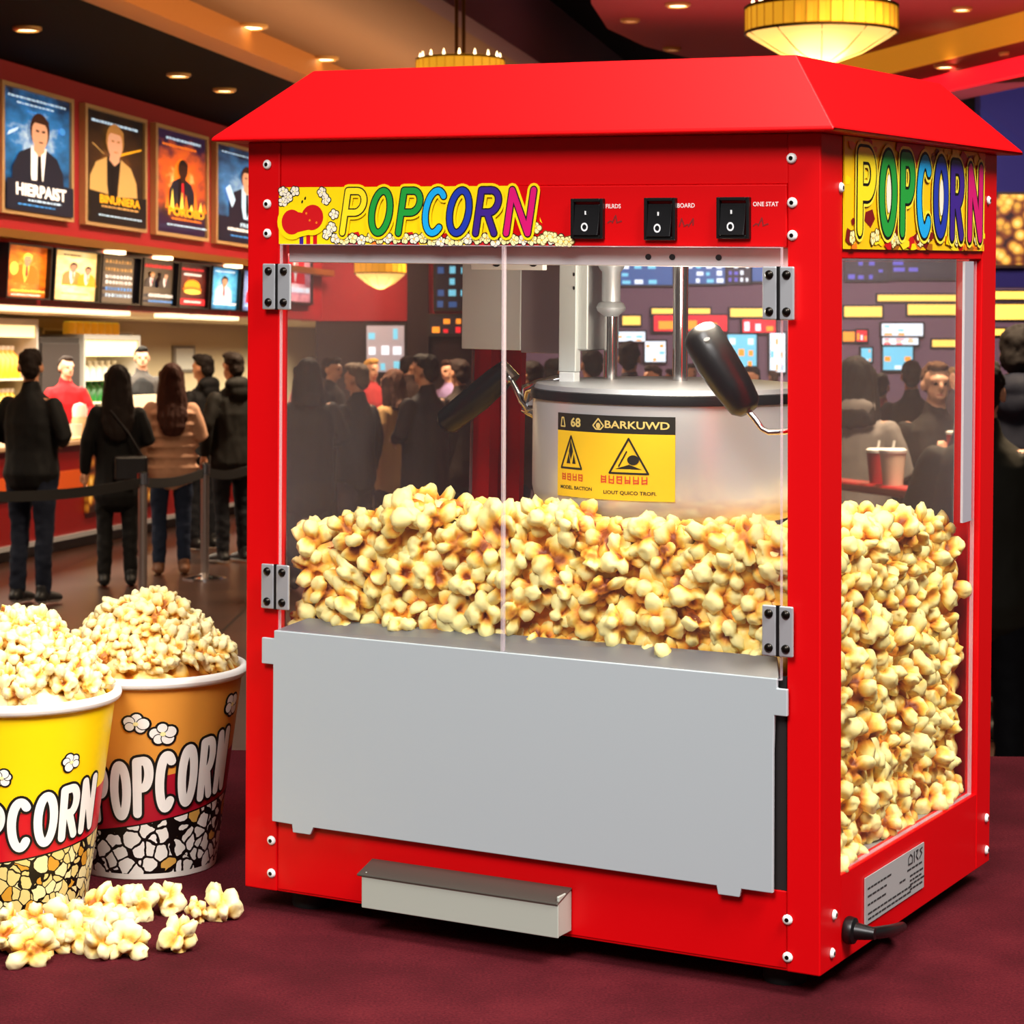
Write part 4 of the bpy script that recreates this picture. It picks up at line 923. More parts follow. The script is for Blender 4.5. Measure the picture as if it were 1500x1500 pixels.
MP(MB().box((.0335, -.0008, .5712), (.5068, .012, .6205), RED), 'control_panel', bevel=.0012)
MP(MB().box((MW-.012, .047, .563), (MW-.001, .404, .66), RED), 'side_header', bevel=.001)
MP(MB().box((.0, .047, .563), (.011, .404, .66), RED).box((.0335, MD-.012, .563), (.5, MD-.001, .66), RED), 'rear_header', bevel=.001)
MP(MB().box((MW-.012, .047, .0), (MW-.0005, .404, .0708), RED), 'side_sill', bevel=.001)
MP(MB().box((.01, .012, .574), (MW-.012, MD-.012, .578), STEEL).box((.01, .012, .0655), (MW-.012, MD-.012, .068), STEEL), 'inner_plates')
mb = MB().box((.034, .014, .5555), (.506, .03, .571), mat('pale_rail', '#dcd8d8', .5))
for px in (950, 985, 1053): p = mpt(px, 373, 1, .014); mb.disc(p.x, .563, .0028, .0025, .0135, BLACK, 10)
MP(mb, 'inner_rail', bevel=.001)
MP(MB().box((.02, .385, .066), (.0335, .404, .575), RED).box((.0335, MD-.02, .066), (.047, MD-.01, .575), RED), 'rear_jamb')
# panes
mb = MB()
def pane(x0, x1, z0, z1, y, th, M=None, nm='pane', parent=None, edge=.0008, gm=None):
    mb = MB(); mb.box((x0, y, z0), (x1, y+th, z1), gm or GLASS, M)
    for a, b in (((x0, y-.0002, z0), (x0+edge, y+th+.0002, z1)), ((x1-edge, y-.0002, z0), (x1, y+th+.0002, z1)), ((x0, y-.0002, z0), (x1, y+th+.0002, z0+edge)), ((x0, y-.0002, z1-edge), (x1, y+th+.0002, z1))): mb.box(a, b, GEDGE, M)
    return MP(mb, nm, parent)
SCREWM = mat('screw_dark', '#2a2622', .3, .9)
def screw(mb, x, z, y, r=.0048, M=None):
    r *= .88
    R = (M or Matrix()) @ Matrix.Translation((x, y, z)) @ Matrix.Rotation(PI/2, 4, 'X')
    mb.lathe([(r, 0), (r, .0008), (r*.75, .002), (r*.42, .0024)], WHITE, 16, R, caps=False)
    mb.lathe([(r*.42, .0024), (r*.3, .0012), (.0001, .0012)], SCREWM, 8, R)
def hinge(u0, u1, z0, z1, parent):
    e = empty('hinge'); e.parent = parent
    c = (u0+u1)/2
    for a, b in ((u0, c-.0012), (c+.0012, u1)):
        mb = MB().box((a, -.0075, z0), (b, -.0045, z1), STEEL)
        l = MP(mb, 'leaf', e, bevel=.0012)
        for z in (z0+.0065, z1-.0065):
            mb = MB()
            R = Matrix.Translation(((a+b)/2, -.0075, z)) @ Matrix.Rotation(PI/2, 4, 'X')
            mb.lathe([(.0036, 0), (.0034, .0012), (.0018, .0024), (.0001, .0026)], SCREWM, 14, R, caps=False)
            MP(mb, 'screw', e, smooth=50)
    MP(MB().tube([(c, -.005, z0), (c, -.005, z1)], .0022, BLACK, 10), 'pin', e, smooth=50)
dl = empty('door'); dl.parent = mach; dl['label'] = 'left clear door'
dr = empty('door'); dr.parent = mach; dr['label'] = 'right clear door'
pane(.0372, .2572, .232, .5715, -.0045, .003, parent=dl); pane(.2582, .504, .232, .5715, -.0045, .003, parent=dr)
hinge(.0205, .0496, .5143, .5543, mach); hinge(.0205, .0491, .252, .2915, mach)
hinge(.4888, .5153, .5148, .5565, mach); hinge(.4888, .5148, .2511, .2911, mach)
pane(.047, .3985, .0708, .5612, .004, .003, SIDE, 'side_pane')
pane(.034, .5, .2, .565, MD-.01, .003, None, 'rear_pane', gm=GLASS_R)
LEFT = Matrix(((0, -1, 0, .004), (1, 0, 0, 0), (0, 0, 1, 0), (0, 0, 0, 1)))
pane(.047, .404, .0708, .5612, 0, .003, LEFT, 'side_pane', gm=GLASS_R)
MP(MB().box((.358, .0015, .325), (.383, .0038, .5612), mat('grey_pane_strip', '#a8a4ac', .4), SIDE), 'inner_strip')
MP(MB().box((.383, .006, .325), (.404, .009, .563), RED, SIDE), 'inner_jamb')
# steel flap, sloped rail, gap
poly = [(.0343, .2335), (.5015, .2335), (.5015, .2259), (.51, .2259), (.51, .2044), (.4995, .2044), (.4985, .178), (.4982, .0629), (.472, .0629), (.4702, .056), (.4522, .056), (.4508, .0629), (.0755, .0635), (.0722, .0568), (.0545, .0568), (.0535, .0638), (.0330, .0642), (.0335, .2032), (.0216, .2032), (.0216, .2263), (.0343, .2263)]
M_FLAP = mat('frosted_steel', '#b0babe', .45, .15)
fp = MP(MB().prism(poly, -.0075, -.0035, M_FLAP), 'front_flap', bevel=.0008)
fp['label'] = 'grey steel front flap with tabs'
mb = MB(); a, b = mpt(452, 905, 1, .02), mpt(1138, 962, 1, .02)
mb.add([(.0345, -.0038, .2335), (.5015, -.0038, .2335), (b.x, .02, b.z), (a.x, .02, a.z), (.0345, -.001, .231), (.5015, -.001, .231), (b.x, .022, b.z-.002), (a.x, .022, a.z-.002)],
       [(0, 1, 2, 3), (7, 6, 5, 4), (0, 4, 5, 1), (1, 5, 6, 2), (2, 6, 7, 3), (3, 7, 4, 0)], mat('rail_steel', '#8c8e92', .4, .6))
MP(mb, 'sloped_rail')
MP(MB().box((.034, .002, .064), (.506, .006, .234), mat('dark_gap', '#120808', .8)), 'dark_gap_plate')  # near-black sheet: the darkness of the gap by the flap is in its colour
# crumb drawer
dw = empty('crumb_drawer'); dw.parent = mach
M_DRW = mat('drawer_sheet', '#b4baae', .45, .2)
mb = MB().box((.1352, -.026, .0055), (.3207, -.0235, .0345), M_DRW).box((.137, -.0235, .006), (.139, .0, .036), M_DRW).box((.318, -.0235, .006), (.3203, .0, .0395), M_DRW).box((.137, -.0235, .006), (.32, 0, .008), M_DRW)
MP(mb, 'drawer_front', dw, bevel=.0008)
mb = MB().add([(.131, -.027, .0345), (.3207, -.027, .0345), (.3207, 0, .0425), (.1305, 0, .0425), (.131, -.027, .0325), (.3207, -.027, .0325), (.3207, 0, .0405), (.1305, 0, .0405)], [(0, 1, 2, 3), (7, 6, 5, 4), (0, 4, 5, 1), (1, 5, 6, 2), (2, 6, 7, 3), (3, 7, 4, 0)], mat('drawer_lip_metal', '#5e5850', .35, .6))
MP(mb, 'drawer_lip', dw, bevel=.0008)
# screws on the shell
mb = MB()
for u, z in ((.0207, .6405), (.0209, .6061), (.0211, .5805), (.5106, .6404), (.5112, .606), (.5113, .5806), (.0282, .0451), (.0283, .0158), (.5079, .0419), (.508, .012)):
    mb = MB(); screw(mb, u, z, -.0003); MP(mb, 'screw', smooth=50)
for v, z in ((.0416, .6187), (.4175, .6171), (.0296, .0428), (.0251, .0131), (.4318, .043), (.433, .0127)):
    mb = MB(); screw(mb, v, z, -.0003, M=SIDE); MP(mb, 'screw', smooth=50)
for x, y in ((.045, .04), (.49, .04), (.49, .4), (.045, .4)):
    MP(MB().lathe([(.001, -FOOT), (.0165, -FOOT), (.0175, -FOOT+.003), (.0165, 0), (.001, 0)], RUBBER, 20, Matrix.Translation((x, y, 0))), 'foot', smooth=40)
# rocker switches with their tiny captions
for i, (u0, z1, u1, z0) in enumerate(((.3202, .6098, .3494, .5772), (.3859, .6102, .4135, .5764), (.4489, .6105, .4769, .5778))):
    e = empty('rocker_switch'); e.parent = mach
    mb = MB(); y0, y1 = -.0055, -.0005; t = .0028
    mb.box((u0, y0, z0), (u0+t, y1, z1), BLACK).box((u1-t, y0, z0), (u1, y1, z1), BLACK).box((u0+t, y0, z0), (u1-t, y1, z0+t), BLACK).box((u0+t, y0, z1-t), (u1-t, y1, z1), BLACK)
    MP(mb, 'bezel', e, bevel=.0006)
    a, b, c, d = u0+t, u1-t-.001, z0+t, z1-t-.002
    mb = MB().add([(a, -.0075, c), (b, -.0075, c), (b, -.0045, (c+d)/2), (a, -.0045, (c+d)/2), (a, -.003, d), (b, -.003, d), (a, 0, c), (b, 0, c), (b, 0, d), (a, 0, d)],
                  [(0, 1, 2, 3), (3, 2, 5, 4), (0, 6, 7, 1), (0, 3, 4, 9, 6), (1, 7, 8, 5, 2), (4, 5, 8, 9)], mat('rocker_black', '#101012', .25))
    MP(mb, 'rocker', e, bevel=.0004)
    mb = MB(); cx = (u0+u1)/2-.001
    for k in range(16):
        a0, a1 = 2*PI*k/16, 2*PI*(k+1)/16
        q = lambda r, a: (cx+r*math.cos(a), -.0072+.0001*0, z0+.0095+r*1.15*math.sin(a))
        mb.add([q(.0019, a0), q(.0031, a0), q(.0031, a1), q(.0019, a1)], [(0, 1, 2, 3)], mat('marking_white', '#e8e8e8', .5))
    mb.box((cx-.0006, -.0056, z0+.0195), (cx+.0006, -.005, z0+.0225), mat('marking_white', '', .5))
    MP(mb, 'marking', e)
for s_, px, py in (('FILRDS', 899, 302), ('A BOARD', 1002, 301), ('IN ONE STAT', 1117, 299)):
    mb = MB(); p = mpt(px, py+3, 1, 0); mb.text(s_, p.x, p.z, .0048, -.00105, mat('caption_white', '#f4dcd8', .5), sx=.95, bold=.02); MP(mb, 'caption_print')
MR = mat('faded_print', '#7c0408', .6)
for px, py, k in ((901, 321, 0), (1006, 326, 1), (1115, 325, 2)):
    mb = MB(); p = mpt(px, py, 1, 0)
    for j in range(3): mb.stroke([(p.x-.006+.004*j, p.z-.003), (p.x-.004+.005*j, p.z+.003*(1 if (j+k) % 2 else -.5)), (p.x-.002+.004*j, p.z-.002)], .0011, -.00105, MR)
    MP(mb, 'icon_print')

# printed signs
LC = {c: mat('letter_'+c, h, .35) for c, h in dict(yellow='#ffe020', green='#1f9a38', lime='#4fc030', cyan='#18a8e8', blue='#2038a8', indigo='#3c1f86', magenta='#d2106c').items()}
CORNF = mat('toon_corn_cream', '#fff0a8', .4); CORNY = mat('toon_corn_gold', '#f0c040', .4); SRED = mat('sign_red_ink', '#c80c14', .4); SORG = mat('sign_orange_ink', '#ee7a18', .4); SWHITE = mat('sign_white_ink', '#f6ead2', .4)
def letter(mb, ch, x, z, w, h, sl, wd, col, y, M=None, halo=None, hk=2.25):
    gw, st = GL[ch]
    S = [[(x+p[0]/gw*w+sl*p[1]*h, z+p[1]*h) for p in s_] for s_ in st]
    if halo:
        for s_ in S: mb.stroke(s_, wd*hk, y, halo, M)
    for s_ in S: mb.stroke(s_, wd*1.42, y-.00012, INK, M)
    for s_ in S: mb.stroke(s_, wd, y-.00024, col, M)
rng = random.Random(11)
mb = MB()
zb, zt = .5714, .6206
mb.flat([(.0335, zb), (.3, zb), (.283, zt-.01), (.2785, zt), (.0335, zt)], -.0010, YEL)
mb.flat([(.262, zb), (.3172, zb), (.3, zb+.012), (.29, zb+.02), (.2885, zt), (.268, zt)], -.00108, RED)
for x, w in ((.10, .02), (.128, .012), (.146, .03), (.19, .024), (.225, .02), (.25, .02)):
    mb.flat([(x, zb), (x+w, zb), (x+w*.75, zb+.011), (x+w*.2, zb+.009)], -.00112, SRED if w > .013 else SORG)
for x in (.058, .065, .072): mb.flat([(x-.003, zb), (x+.001, zb), (x+.001, zb+.009), (x-.003, zb+.009)], -.00112, LC['indigo'] if x < .06 else SRED)
for x, z in ((.038, .617), (.043, .612), (.05, .617), (.0375, .608), (.088, .586), (.083, .58), (.09, .597), (.082, .61), (.078, .616)): toon_corn(mb, x, z, .0048, -.00115, INK, SWHITE, CORNF, rng, dy=-.00001)
for i in range(26):
    x = .092+i*.0087; toon_corn(mb, x, zb+.003+.003*rng.random(), .0048, -.0012, INK, CORNF if i % 3 else SWHITE, CORNY, rng, dy=-.00001)
for i in range(7): toon_corn(mb, .287+.005*i, zb+.0035+max(0, .012-.0028*i)*rng.random(), .0046, -.0013, mat('corn_ink_brown', '#6a4a10', .5), CORNF, CORNY, rng, dy=-.00001)
# red two-lobed blob with a yellow border and two dots
for m_, g, y in ((YEL, .0046, -.0015), (SRED, 0, -.00165)):
    mb.disc(.0475, .5905, .0105+g, .0108+g, y, m_, 24); mb.disc(.0685, .5945, .0115+g, .0108+g, y, m_, 24, rot=.5)
    mb.flat([(.047, .5805-g), (.066, .5842-g), (.068, .604+g*.6), (.058, .5985+g*1.5), (.047, .6+g*.6)], y, m_)
mb.disc(.0605, .6085, .0075, .0085, -.0015, YEL, 16)
for x, z in ((.0582, .608), (.0612, .611)): mb.disc(x, z, .0009, .0016, -.0017, INK, 8, rot=-.4)
for x, z in ((.0625, .598), (.066, .592), (.073, .59)): mb.disc(x, z, .0011, .0011, -.0017, SORG, 8)
for ch, x, w, c in (('P', .0995, .0175, 'yellow'), ('O', .1265, .0175, 'green'), ('P', .1555, .017, 'green'), ('C', .1795, .0165, 'cyan'), ('O', .203, .018, 'blue'), ('R', .2305, .018, 'indigo'), ('N', .2595, .02, 'magenta')):
    letter(mb, ch, x, .5815, w, .0355, .16, .0052, LC[c], -.0019, halo=YEL)
MP(mb, 'sign_panel')['label'] = 'yellow POPCORN sign beside the switches'
mb = MB(); y = -.0012; z0, z1 = .5706, .6598
mb.flat([(.0475, z0), (.404, z0), (.404, z1), (.0475, z1)], y, mat('sign_gold', '#f8c410', .35), SIDE)
mb.box((.0475, -.001, z0), (.404, .0, z1), YEL, SIDE)
for i in range(110):
    x = rng.uniform(.05, .4); z = rng.choice([rng.uniform(z0, z0+.025), rng.uniform(z1-.03, z1-.004), rng.uniform(z0, z1)]) if x < .12 else rng.choice([rng.uniform(z0+.001, z0+.016), rng.uniform(z1-.018, z1-.002)])
    k = rng.uniform(.004, .011); a = rng.uniform(0, 6)
    P = [(min(max(x+k*rng.uniform(.5, 1.3)*math.cos(a+j*1.26)*1.5, .048), .4035), min(max(z+k*rng.uniform(.4, 1)*math.sin(a+j*1.26), z0), z1)) for j in range(5)]
    mb.flat(P, y-.0001-.00001*i, [SRED, SORG, LC['yellow'], mat('sign_maroon', '#7a0c10', .4), YEL, mat('sign_brown', '#a8600c', .4)][i % 6], SIDE)
for i in range(16):
    x = rng.uniform(.055, .39); toon_corn(mb, x, z0+.006+rng.uniform(0, .006), .006, y-.0008, mat('corn_ink_brown', '', .5), CORNF, CORNY, rng, SIDE, dy=-.00001)
mb.flat([(.185, z1), (.235, z1), (.228, z1-.03), (.2, z1-.022)], y-.0009, SRED, SIDE)
for ch, x, w, c, zo in (('P', .078, .03, 'yellow', .0), ('O', .128, .03, 'green', .0), ('P', .178, .024, 'green', 0), ('C', .219, .026, 'cyan', 0), ('O', .262, .027, 'blue', 0), ('R', .307, .026, 'indigo', -.002), ('N', .356, .03, 'magenta', -.003)):
    letter(mb, ch, x, z0+.016+zo, w, .06, .02, .0115, LC[c], y-.0011, SIDE, halo=mat('sign_halo', '#ffe840', .35), hk=1.85)
    if ch == 'O': mb.disc(x+w*.5+.001, z0+.046, .0055, .016, y-.0016, SWHITE, 20, SIDE)
MP(mb, 'sign_panel')['label'] = 'tall yellow POPCORN sign on the side'
# rating plate, cord
mb = MB().box((.1008, -.001, .0175), (.25, 0, .0568), mat('plate_silver', '#b4b6b4', .4, .3), SIDE)
pi = mat('plate_ink', '#2c2c2c', .6)
rg2 = random.Random(4)
for k, (v0, z, n) in enumerate(((.106, .046, 7), (.106, .0395, 5), (.106, .0325, 5), (.107, .025, 11), (.107, .0205, 11), (.205, .04, 4), (.212, .034, 4), (.212, .03, 4), (.212, .0265, 4), (.212, .0225, 4), (.185, .034, 2))):
    x = v0
    for j in range(n):
        L = rg2.uniform(.005, .011); mb.flat([(x, z), (x+L, z), (x+L, z+.0017), (x, z+.0017)], -.0012, pi, SIDE); x += L+.0015
mb.stroke([(.208, .0455), (.208, .051), (.213, .0535), (.218, .051), (.218, .0455), (.208, .0455)], .0014, -.0013, pi, SIDE)
mb.stroke([(.223, .0455), (.223, .0535)], .002, -.0013, pi, SIDE); mb.stroke([(.228, .0535), (.233, .0535), (.228, .049), (.233, .0455)], .0016, -.0013, pi, SIDE); mb.stroke([(.244, .0535), (.238, .0525), (.243, .049), (.237, .0455)], .0016, -.0013, pi, SIDE)
MP(mb, 'rating_plate')
e = empty('power_cord'); e.parent = mach
R = SIDE @ Matrix.Translation((.059, 0, .024)) @ Matrix.Rotation(PI/2, 4, 'X')
MP(MB().lathe([(.0105, 0), (.0115, .002), (.0105, .007), (.007, .0085), (.006, .016), (.0048, .024), (.001, .0245)], BLACK, 20, R), 'gland', e, smooth=45)
P0 = [(MW+.02, .059, .024), (MW+.023, .075, .0215), (MW+.02, .11, .0145), (MW+.014, .145, .0075), (MW+.006, .178, .0), (MW-.008, .198, -.008), (MW-.03, .21, -.013)]
MP(MB().tube(P0, [.0048, .0052, .005, .0045, .0041, .004, .004], BLACK, 12), 'cable', e, smooth=60)

# ---- kettle, hopper, rods
kt = empty('popcorn_kettle', MACH); tag(kt, 'steel kettle with a yellow warning label hanging inside the red popcorn machine', 'kettle'); kc = Vector((.315, .2, 0)); KR = .121
KM = Matrix.Translation(kc)
M_POT = mat('kettle_steel', '#d2d3d6', .3, .45)
prof = [(.001, .33), (.085, .332), (.108, .336), (.118, .345), (KR, .36), (KR, .4375)]
MP(MB().lathe(prof, M_POT, 64, KM, caps=False), 'pot', kt, smooth=40)
MP(MB().lathe([(KR, .4375), (KR+.002, .438), (KR+.0025, .441), (KR+.0015, .446), (KR-.004, .4465)], mat('pot_band', '#262628', .3, .5), 64, KM, caps=False), 'rim_band', kt, smooth=40)
MP(MB().lathe([(KR-.001, .4465), (KR-.003, .4505), (KR-.02, .452), (.001, .4535)], STEEL, 64, KM, caps=False), 'lid', kt, smooth=30)
def wrap(p):      # label sheet: x is arc length from the machine's front direction
    th = -PI/2+p[0]/KR; r = KR+.0006-p[1]
    return Vector((kc.x+r*math.cos(th), kc.y+r*math.sin(th), p[2]))
mb = MB(); LY = mat('label_yellow', '#eec21c', .4); LK = mat('label_black', '#1c1b14', .4); LR = mat('label_red', '#c83a1c', .5)
a0, a1 = math.radians(-27)*KR, math.radians(27)*KR; zb, zt = .357, .4285; nn = 24
for i in range(nn):
    x0, x1 = a0+(a1-a0)*i/nn, a0+(a1-a0)*(i+1)/nn
    mb.flat([(x0, zb), (x1, zb), (x1, .4135), (x0, .4135)], 0, LY); mb.flat([(x0, .4135), (x1, .4135), (x1, zt), (x0, zt)], 0, LK)
W = a1-a0
def LX(f): return a0+f*W
def tri(cx, cz, w, h, y):
    P = densify([(cx-w/2, cz), (cx+w/2, cz), (cx, cz+h), (cx-w/2, cz)], .003); mb.stroke(P, .0017, y, LK)
tri(LX(.155), .3815, .024, .0275, -.0004); tri(LX(.655), .38, .034, .0295, -.0004)
mb.flat([(LX(.11), .3855), (LX(.15), .3855), (LX(.135), .395)], -.0005, LK); mb.flat([(LX(.17), .3855), (LX(.205), .3855), (LX(.185), .394)], -.0005, LK); mb.flat([(LX(.135), .396), (LX(.155), .406), (LX(.178), .396), (LX(.155), .389)], -.0006, LK)
mb.disc(LX(.69), .3915, .0052, .0042, -.0005, LK, 14); mb.flat([(LX(.55), .3835), (LX(.76), .3835), (LX(.66), .3875)], -.0005, LK); mb.stroke([(LX(.58), .386), (LX(.64), .3985)], .0012, -.0006, LK)
GLD = mat('label_gold', '#d8c070', .4)
mb.stroke([(LX(.045), .417), (LX(.055), .4245), (LX(.075), .4245), (LX(.09), .417), (LX(.045), .417)], .0012, -.0004, GLD)
mb.text('68', LX(.2), .4175, .0105, -.0004, GLD, sx=1.1, bold=.03); mb.text('BARKUWD', LX(.71), .418, .0088, -.0004, GLD, sx=1.3, bold=.02)
mb.stroke(densify([(LX(.39), .4165), (LX(.365), .4195), (LX(.41), .4255), (LX(.455), .4195), (LX(.43), .4165), (LX(.39), .4165)], .003), .0012, -.0004, GLD); mb.disc(LX(.41), .4195, .0022, .0026, -.0004, GLD, 10)
def glyphs(x, z, n, s, rng):
    for i in range(n):
        u = x+i*s*1.25
        mb.stroke([(u, z), (u, z+s)], s*.17, -.0004, LR); mb.stroke([(u+s*.7, z), (u+s*.7, z+s)], s*.17, -.0004, LR)
        for k in range(rng.choice((2, 3, 3))): mb.stroke([(u, z+s*(.05+.42*k)), (u+s*.7, z+s*(.05+.42*k)+s*rng.uniform(-.12, .12))], s*.17, -.0004, LR)
rg3 = random.Random(9); glyphs(LX(.065), .3715, 4, .0052, rg3); glyphs(LX(.44), .3715, 6, .0058, rg3)
mb.text('MODEL. BACTION', LX(.2), .3635, .0042, -.0004, LK, sx=1.05, bold=.02); mb.text('LIOUT QUICO TROFI.', LX(.66), .362, .0042, -.0004, LK, sx=1.15, bold=.02)
mb.v = [wrap(p) for p in mb.v]
MP(mb, 'warning_label', kt)['label'] = 'yellow and black warning label'
# grips
def grip(pxs, y, rads, nm, sq=1.0):
    pts = [mpt(px, py, 1, yy) for (px, py), yy in zip(pxs, y)]
    return pts
g = grip([(650, 623), (656, 617), (700, 582), (728, 557), (744, 541)], [.175]*5, None, '')
h1 = empty('handle'); h1.parent = kt
MP(MB().tube(g, [.0085, .0125, .0135, .0125, .0098], BLACK, 16), 'grip', h1, smooth=60)
g = grip([(738, 540), (746, 552), (757, 572), (764, 588), (772, 600), (800, 603)], [.176, .177, .178, .18, .182, .19], None, '')
MP(MB().tube(g, .0028, CHROME, 10), 'wire', h1, smooth=60)
c = mpt(783, 585, 1, .185); c2 = mpt(745, 548, 1, .176)
mb = MB().tube([c2+Vector((-.008, 0, .006)), c2+Vector((.004, 0, -.006))], [.0075, .0085], CHROME, 12)
mb.tube([c+Vector((-.011, .0, -.004)), c+Vector((-.008, 0, .009)), c+Vector((.006, 0, .0135)), c+Vector((.022, .004, .018)), c+Vector((.03, .006, .02))], [.004, .006, .006, .0055, .003], CHROME, 10)
mb.tube([c+Vector((-.011, 0, -.009)), c+Vector((0, 0, -.013)), c+Vector((.022, .004, -.011))], [.004, .005, .005], CHROME, 10)
mb.prism([(c.x-.01, c.z-.006), (c.x+.016, c.z-.004), (c.x+.016, c.z+.004), (c.x+.004, c.z+.003)], c.y-.003, c.y+.003, STEEL)
MP(mb, 'bracket', h1, smooth=50)
h2 = empty('handle'); h2.parent = kt
g = grip([(1020, 479), (1021, 481), (1024, 485), (1029, 493), (1050, 530), (1075, 568), (1092, 595), (1097, 603)], [.06, .06, .06, .06, .062, .064, .066, .066], None, '')
MP(MB().tube(g, [.004, .009, .0135, .0168, .0175, .016, .0135, .008], BLACK, 24), 'grip', h2, smooth=60)
g = grip([(1094, 600), (1106, 614), (1116, 628), (1126, 633), (1150, 632), (1180, 626)], [.066, .066, .066, .066, .07, .08], None, '')
MP(MB().tube(g, .0026, CHROME, 10), 'wire', h2, smooth=60)
hc = mpt(1032, 497, 1, .038); MP(MB().disc(hc.x, hc.z, .003, .0016, .0425, WHITE, 12, rot=.3), 'hole', h2)
# hanger rods
def rod(px, y, r, z0, z1):
    p = mpt(px, 460, 1, y); return p.x, y
rd = empty('hanger_rod'); rd.parent = mach; x, y = rod(895, .2, 0, 0, 0)
T = Matrix.Translation((x, y, 0))
MP(MB().lathe([(.0062, .45), (.0062, .512)], CHROME, 20, T, caps=False), 'rod', rd, smooth=40)
MP(MB().lathe([(.006, .509), (.0125, .514), (.0135, .517), (.0115, .521), (.0085, .5225), (.0085, .549), (.011, .552), (.0125, .556), (.012, .574), (.001, .574)], STEEL, 20, T, caps=False), 'socket', rd, smooth=40)
rd = empty('hanger_rod'); rd.parent = mach; x, y = rod(997, .2, 0, 0, 0); T = Matrix.Translation((x, y, 0))
MP(MB().lathe([(.0068, .45), (.0068, .575)], CHROME, 20, T, caps=False), 'rod', rd, smooth=40)
a, b = mpt(950, 363, 1, .15), mpt(1030, 388, 1, .15)
MP(MB().box((a.x, .15, b.z), (b.x, .24, .574), GREY), 'clamp', rd, bevel=.002)
# hopper box with its plates and the white bracket
hp = empty('motor_box'); hp.parent = mach
a, b = mpt(677, 380, 1, .17), mpt(745, 513, 1, .17); c = mpt(835, 513, 1, .17)
MP(MB().box((a.x, .17, b.z), (b.x+.012, .172, .574), mat('box_sheet', '#c4c6c6', .5, .1)).box((b.x+.012, .1705, b.z-.002), (c.x, .173, .574), mat('box_mirror', '#a8989e', .2, .5)).box((a.x, .172, b.z), (c.x, .27, b.z+.002), GREY).box((c.x-.002, .172, b.z), (c.x, .27, .574), GREY).box((a.x, .172, b.z), (a.x+.002, .27, .574), GREY).box((a.x, .268, b.z), (c.x, .27, .574), GREY), 'case', hp, bevel=.003)
a, b = mpt(675, 362, 1, .13), mpt(838, 384, 1, .13)
MP(MB().box((a.x, .13, b.z), (b.x, .17, .574), mat('plate_grey', '#c0bec2', .5, .1)), 'top_plate', hp, bevel=.002)
a, b = mpt(694, 381, 1, .128), mpt(800, 396, 1, .128)
mb = MB().box((a.x, .122, b.z), (b.x, .13, a.z+.004), WHITE)
for px in (726, 800-20): p = mpt(px, 386, 1, .12); mb.disc(p.x, p.z, .004, .003, .1215, SCREWM, 10)
MP(mb, 'angle_strip', hp, bevel=.001)
a, b = mpt(822, 384, 1, .15), mpt(860, 512, 1, .15); a2, b2 = mpt(822, 384, 1, .15), mpt(846, 545, 1, .15)
mb = MB().box((a.x, .15, b.z), (b.x, .153, .57), ALU).box((a2.x, .146, b2.z), (b2.x, .156, .57), ALU).box((a2.x+.001, .145, b2.z-.012), (b2.x-.001, .157, b2.z), mat('clear_foot', '#c8ccd0', .2))
for py in (402, 422): p = mpt(841, py, 1, .146); mb.disc(p.x, p.z, .001, .0018, .1455, BLACK, 8)
MP(mb, 'bracket', hp, bevel=.001)

# ------------------------------------------------------------------ popped corn
def corn_mesh(seed, R=1.0, sub=4, lobes=7, flat_=.85):
    rg = random.Random(seed)
    bm = bmesh.new(); bmesh.ops.create_icosphere(bm, subdivisions=sub, radius=1)
    D = np.array([v.co[:] for v in bm.verts]); D /= np.linalg.norm(D, axis=1)[:, None]
    r = np.full(len(D), .42); tone = np.zeros(len(D))
    L = []
    for i in range(lobes):
        for _ in range(30):
            v = np.array([rg.gauss(0, 1), rg.gauss(0, 1), rg.gauss(0, 1)*.8]); v /= np.linalg.norm(v)
            if all(np.dot(v, q) < .7 for q in L): break
        L.append(v)
        cd = rg.uniform(.45, .72); rr = rg.uniform(.24, .40)
        b = D@v*cd; disc = rr*rr-cd*cd+b*b; ok = (disc > 0) & (b > 0)
        t = np.where(ok, b+np.sqrt(np.maximum(disc, 0)), 0)
        r = np.maximum(r, t)
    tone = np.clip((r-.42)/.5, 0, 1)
    # curled lips: dents in some lobe faces
    for k in range(4):
        v = np.array([rg.gauss(0, 1) for _ in range(3)]); v /= np.linalg.norm(v); a = rg.uniform(.86, .93)
        x = np.clip((D@v-a)/(1-a), 0, 1); dent = x*x*(3-2*x)*rg.uniform(.2, .42)
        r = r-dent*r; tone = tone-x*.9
    P = D*r[:, None]
    for i, v in enumerate(bm.verts):
        p = Vector(P[i])
        n1 = noise.noise(p*4.2+Vector((seed*7.1, 0, 0))); n2 = noise.noise(p*9+Vector((0, seed*3.3, 0)))
        rd_ = 1-2.4*abs(noise.noise(p*3.1+Vector((seed*2.7, seed, 0)))); r2_ = 1-2.4*abs(noise.noise(p*6.3+Vector((0, seed*5.1, seed))))
        p = p*(1+.10*n1+.04*n2+.11*rd_+.05*r2_); p.z *= flat_
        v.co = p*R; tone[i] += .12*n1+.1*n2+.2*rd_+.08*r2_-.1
    me = bpy.data.meshes.new('popped_corn'); bm.to_mesh(me); bm.free()
    at_ = me.attributes.new('tone', 'FLOAT', 'POINT'); at_.data.foreach_set('value', np.clip(tone*.95+.05, 0, 1).astype(np.float32))
    me.polygons.foreach_set('use_smooth', [True]*len(me.polygons)); return me
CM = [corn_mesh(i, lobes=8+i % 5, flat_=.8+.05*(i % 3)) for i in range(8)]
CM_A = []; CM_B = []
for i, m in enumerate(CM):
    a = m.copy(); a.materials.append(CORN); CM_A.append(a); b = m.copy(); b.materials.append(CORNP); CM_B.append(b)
rk = random.Random(21)
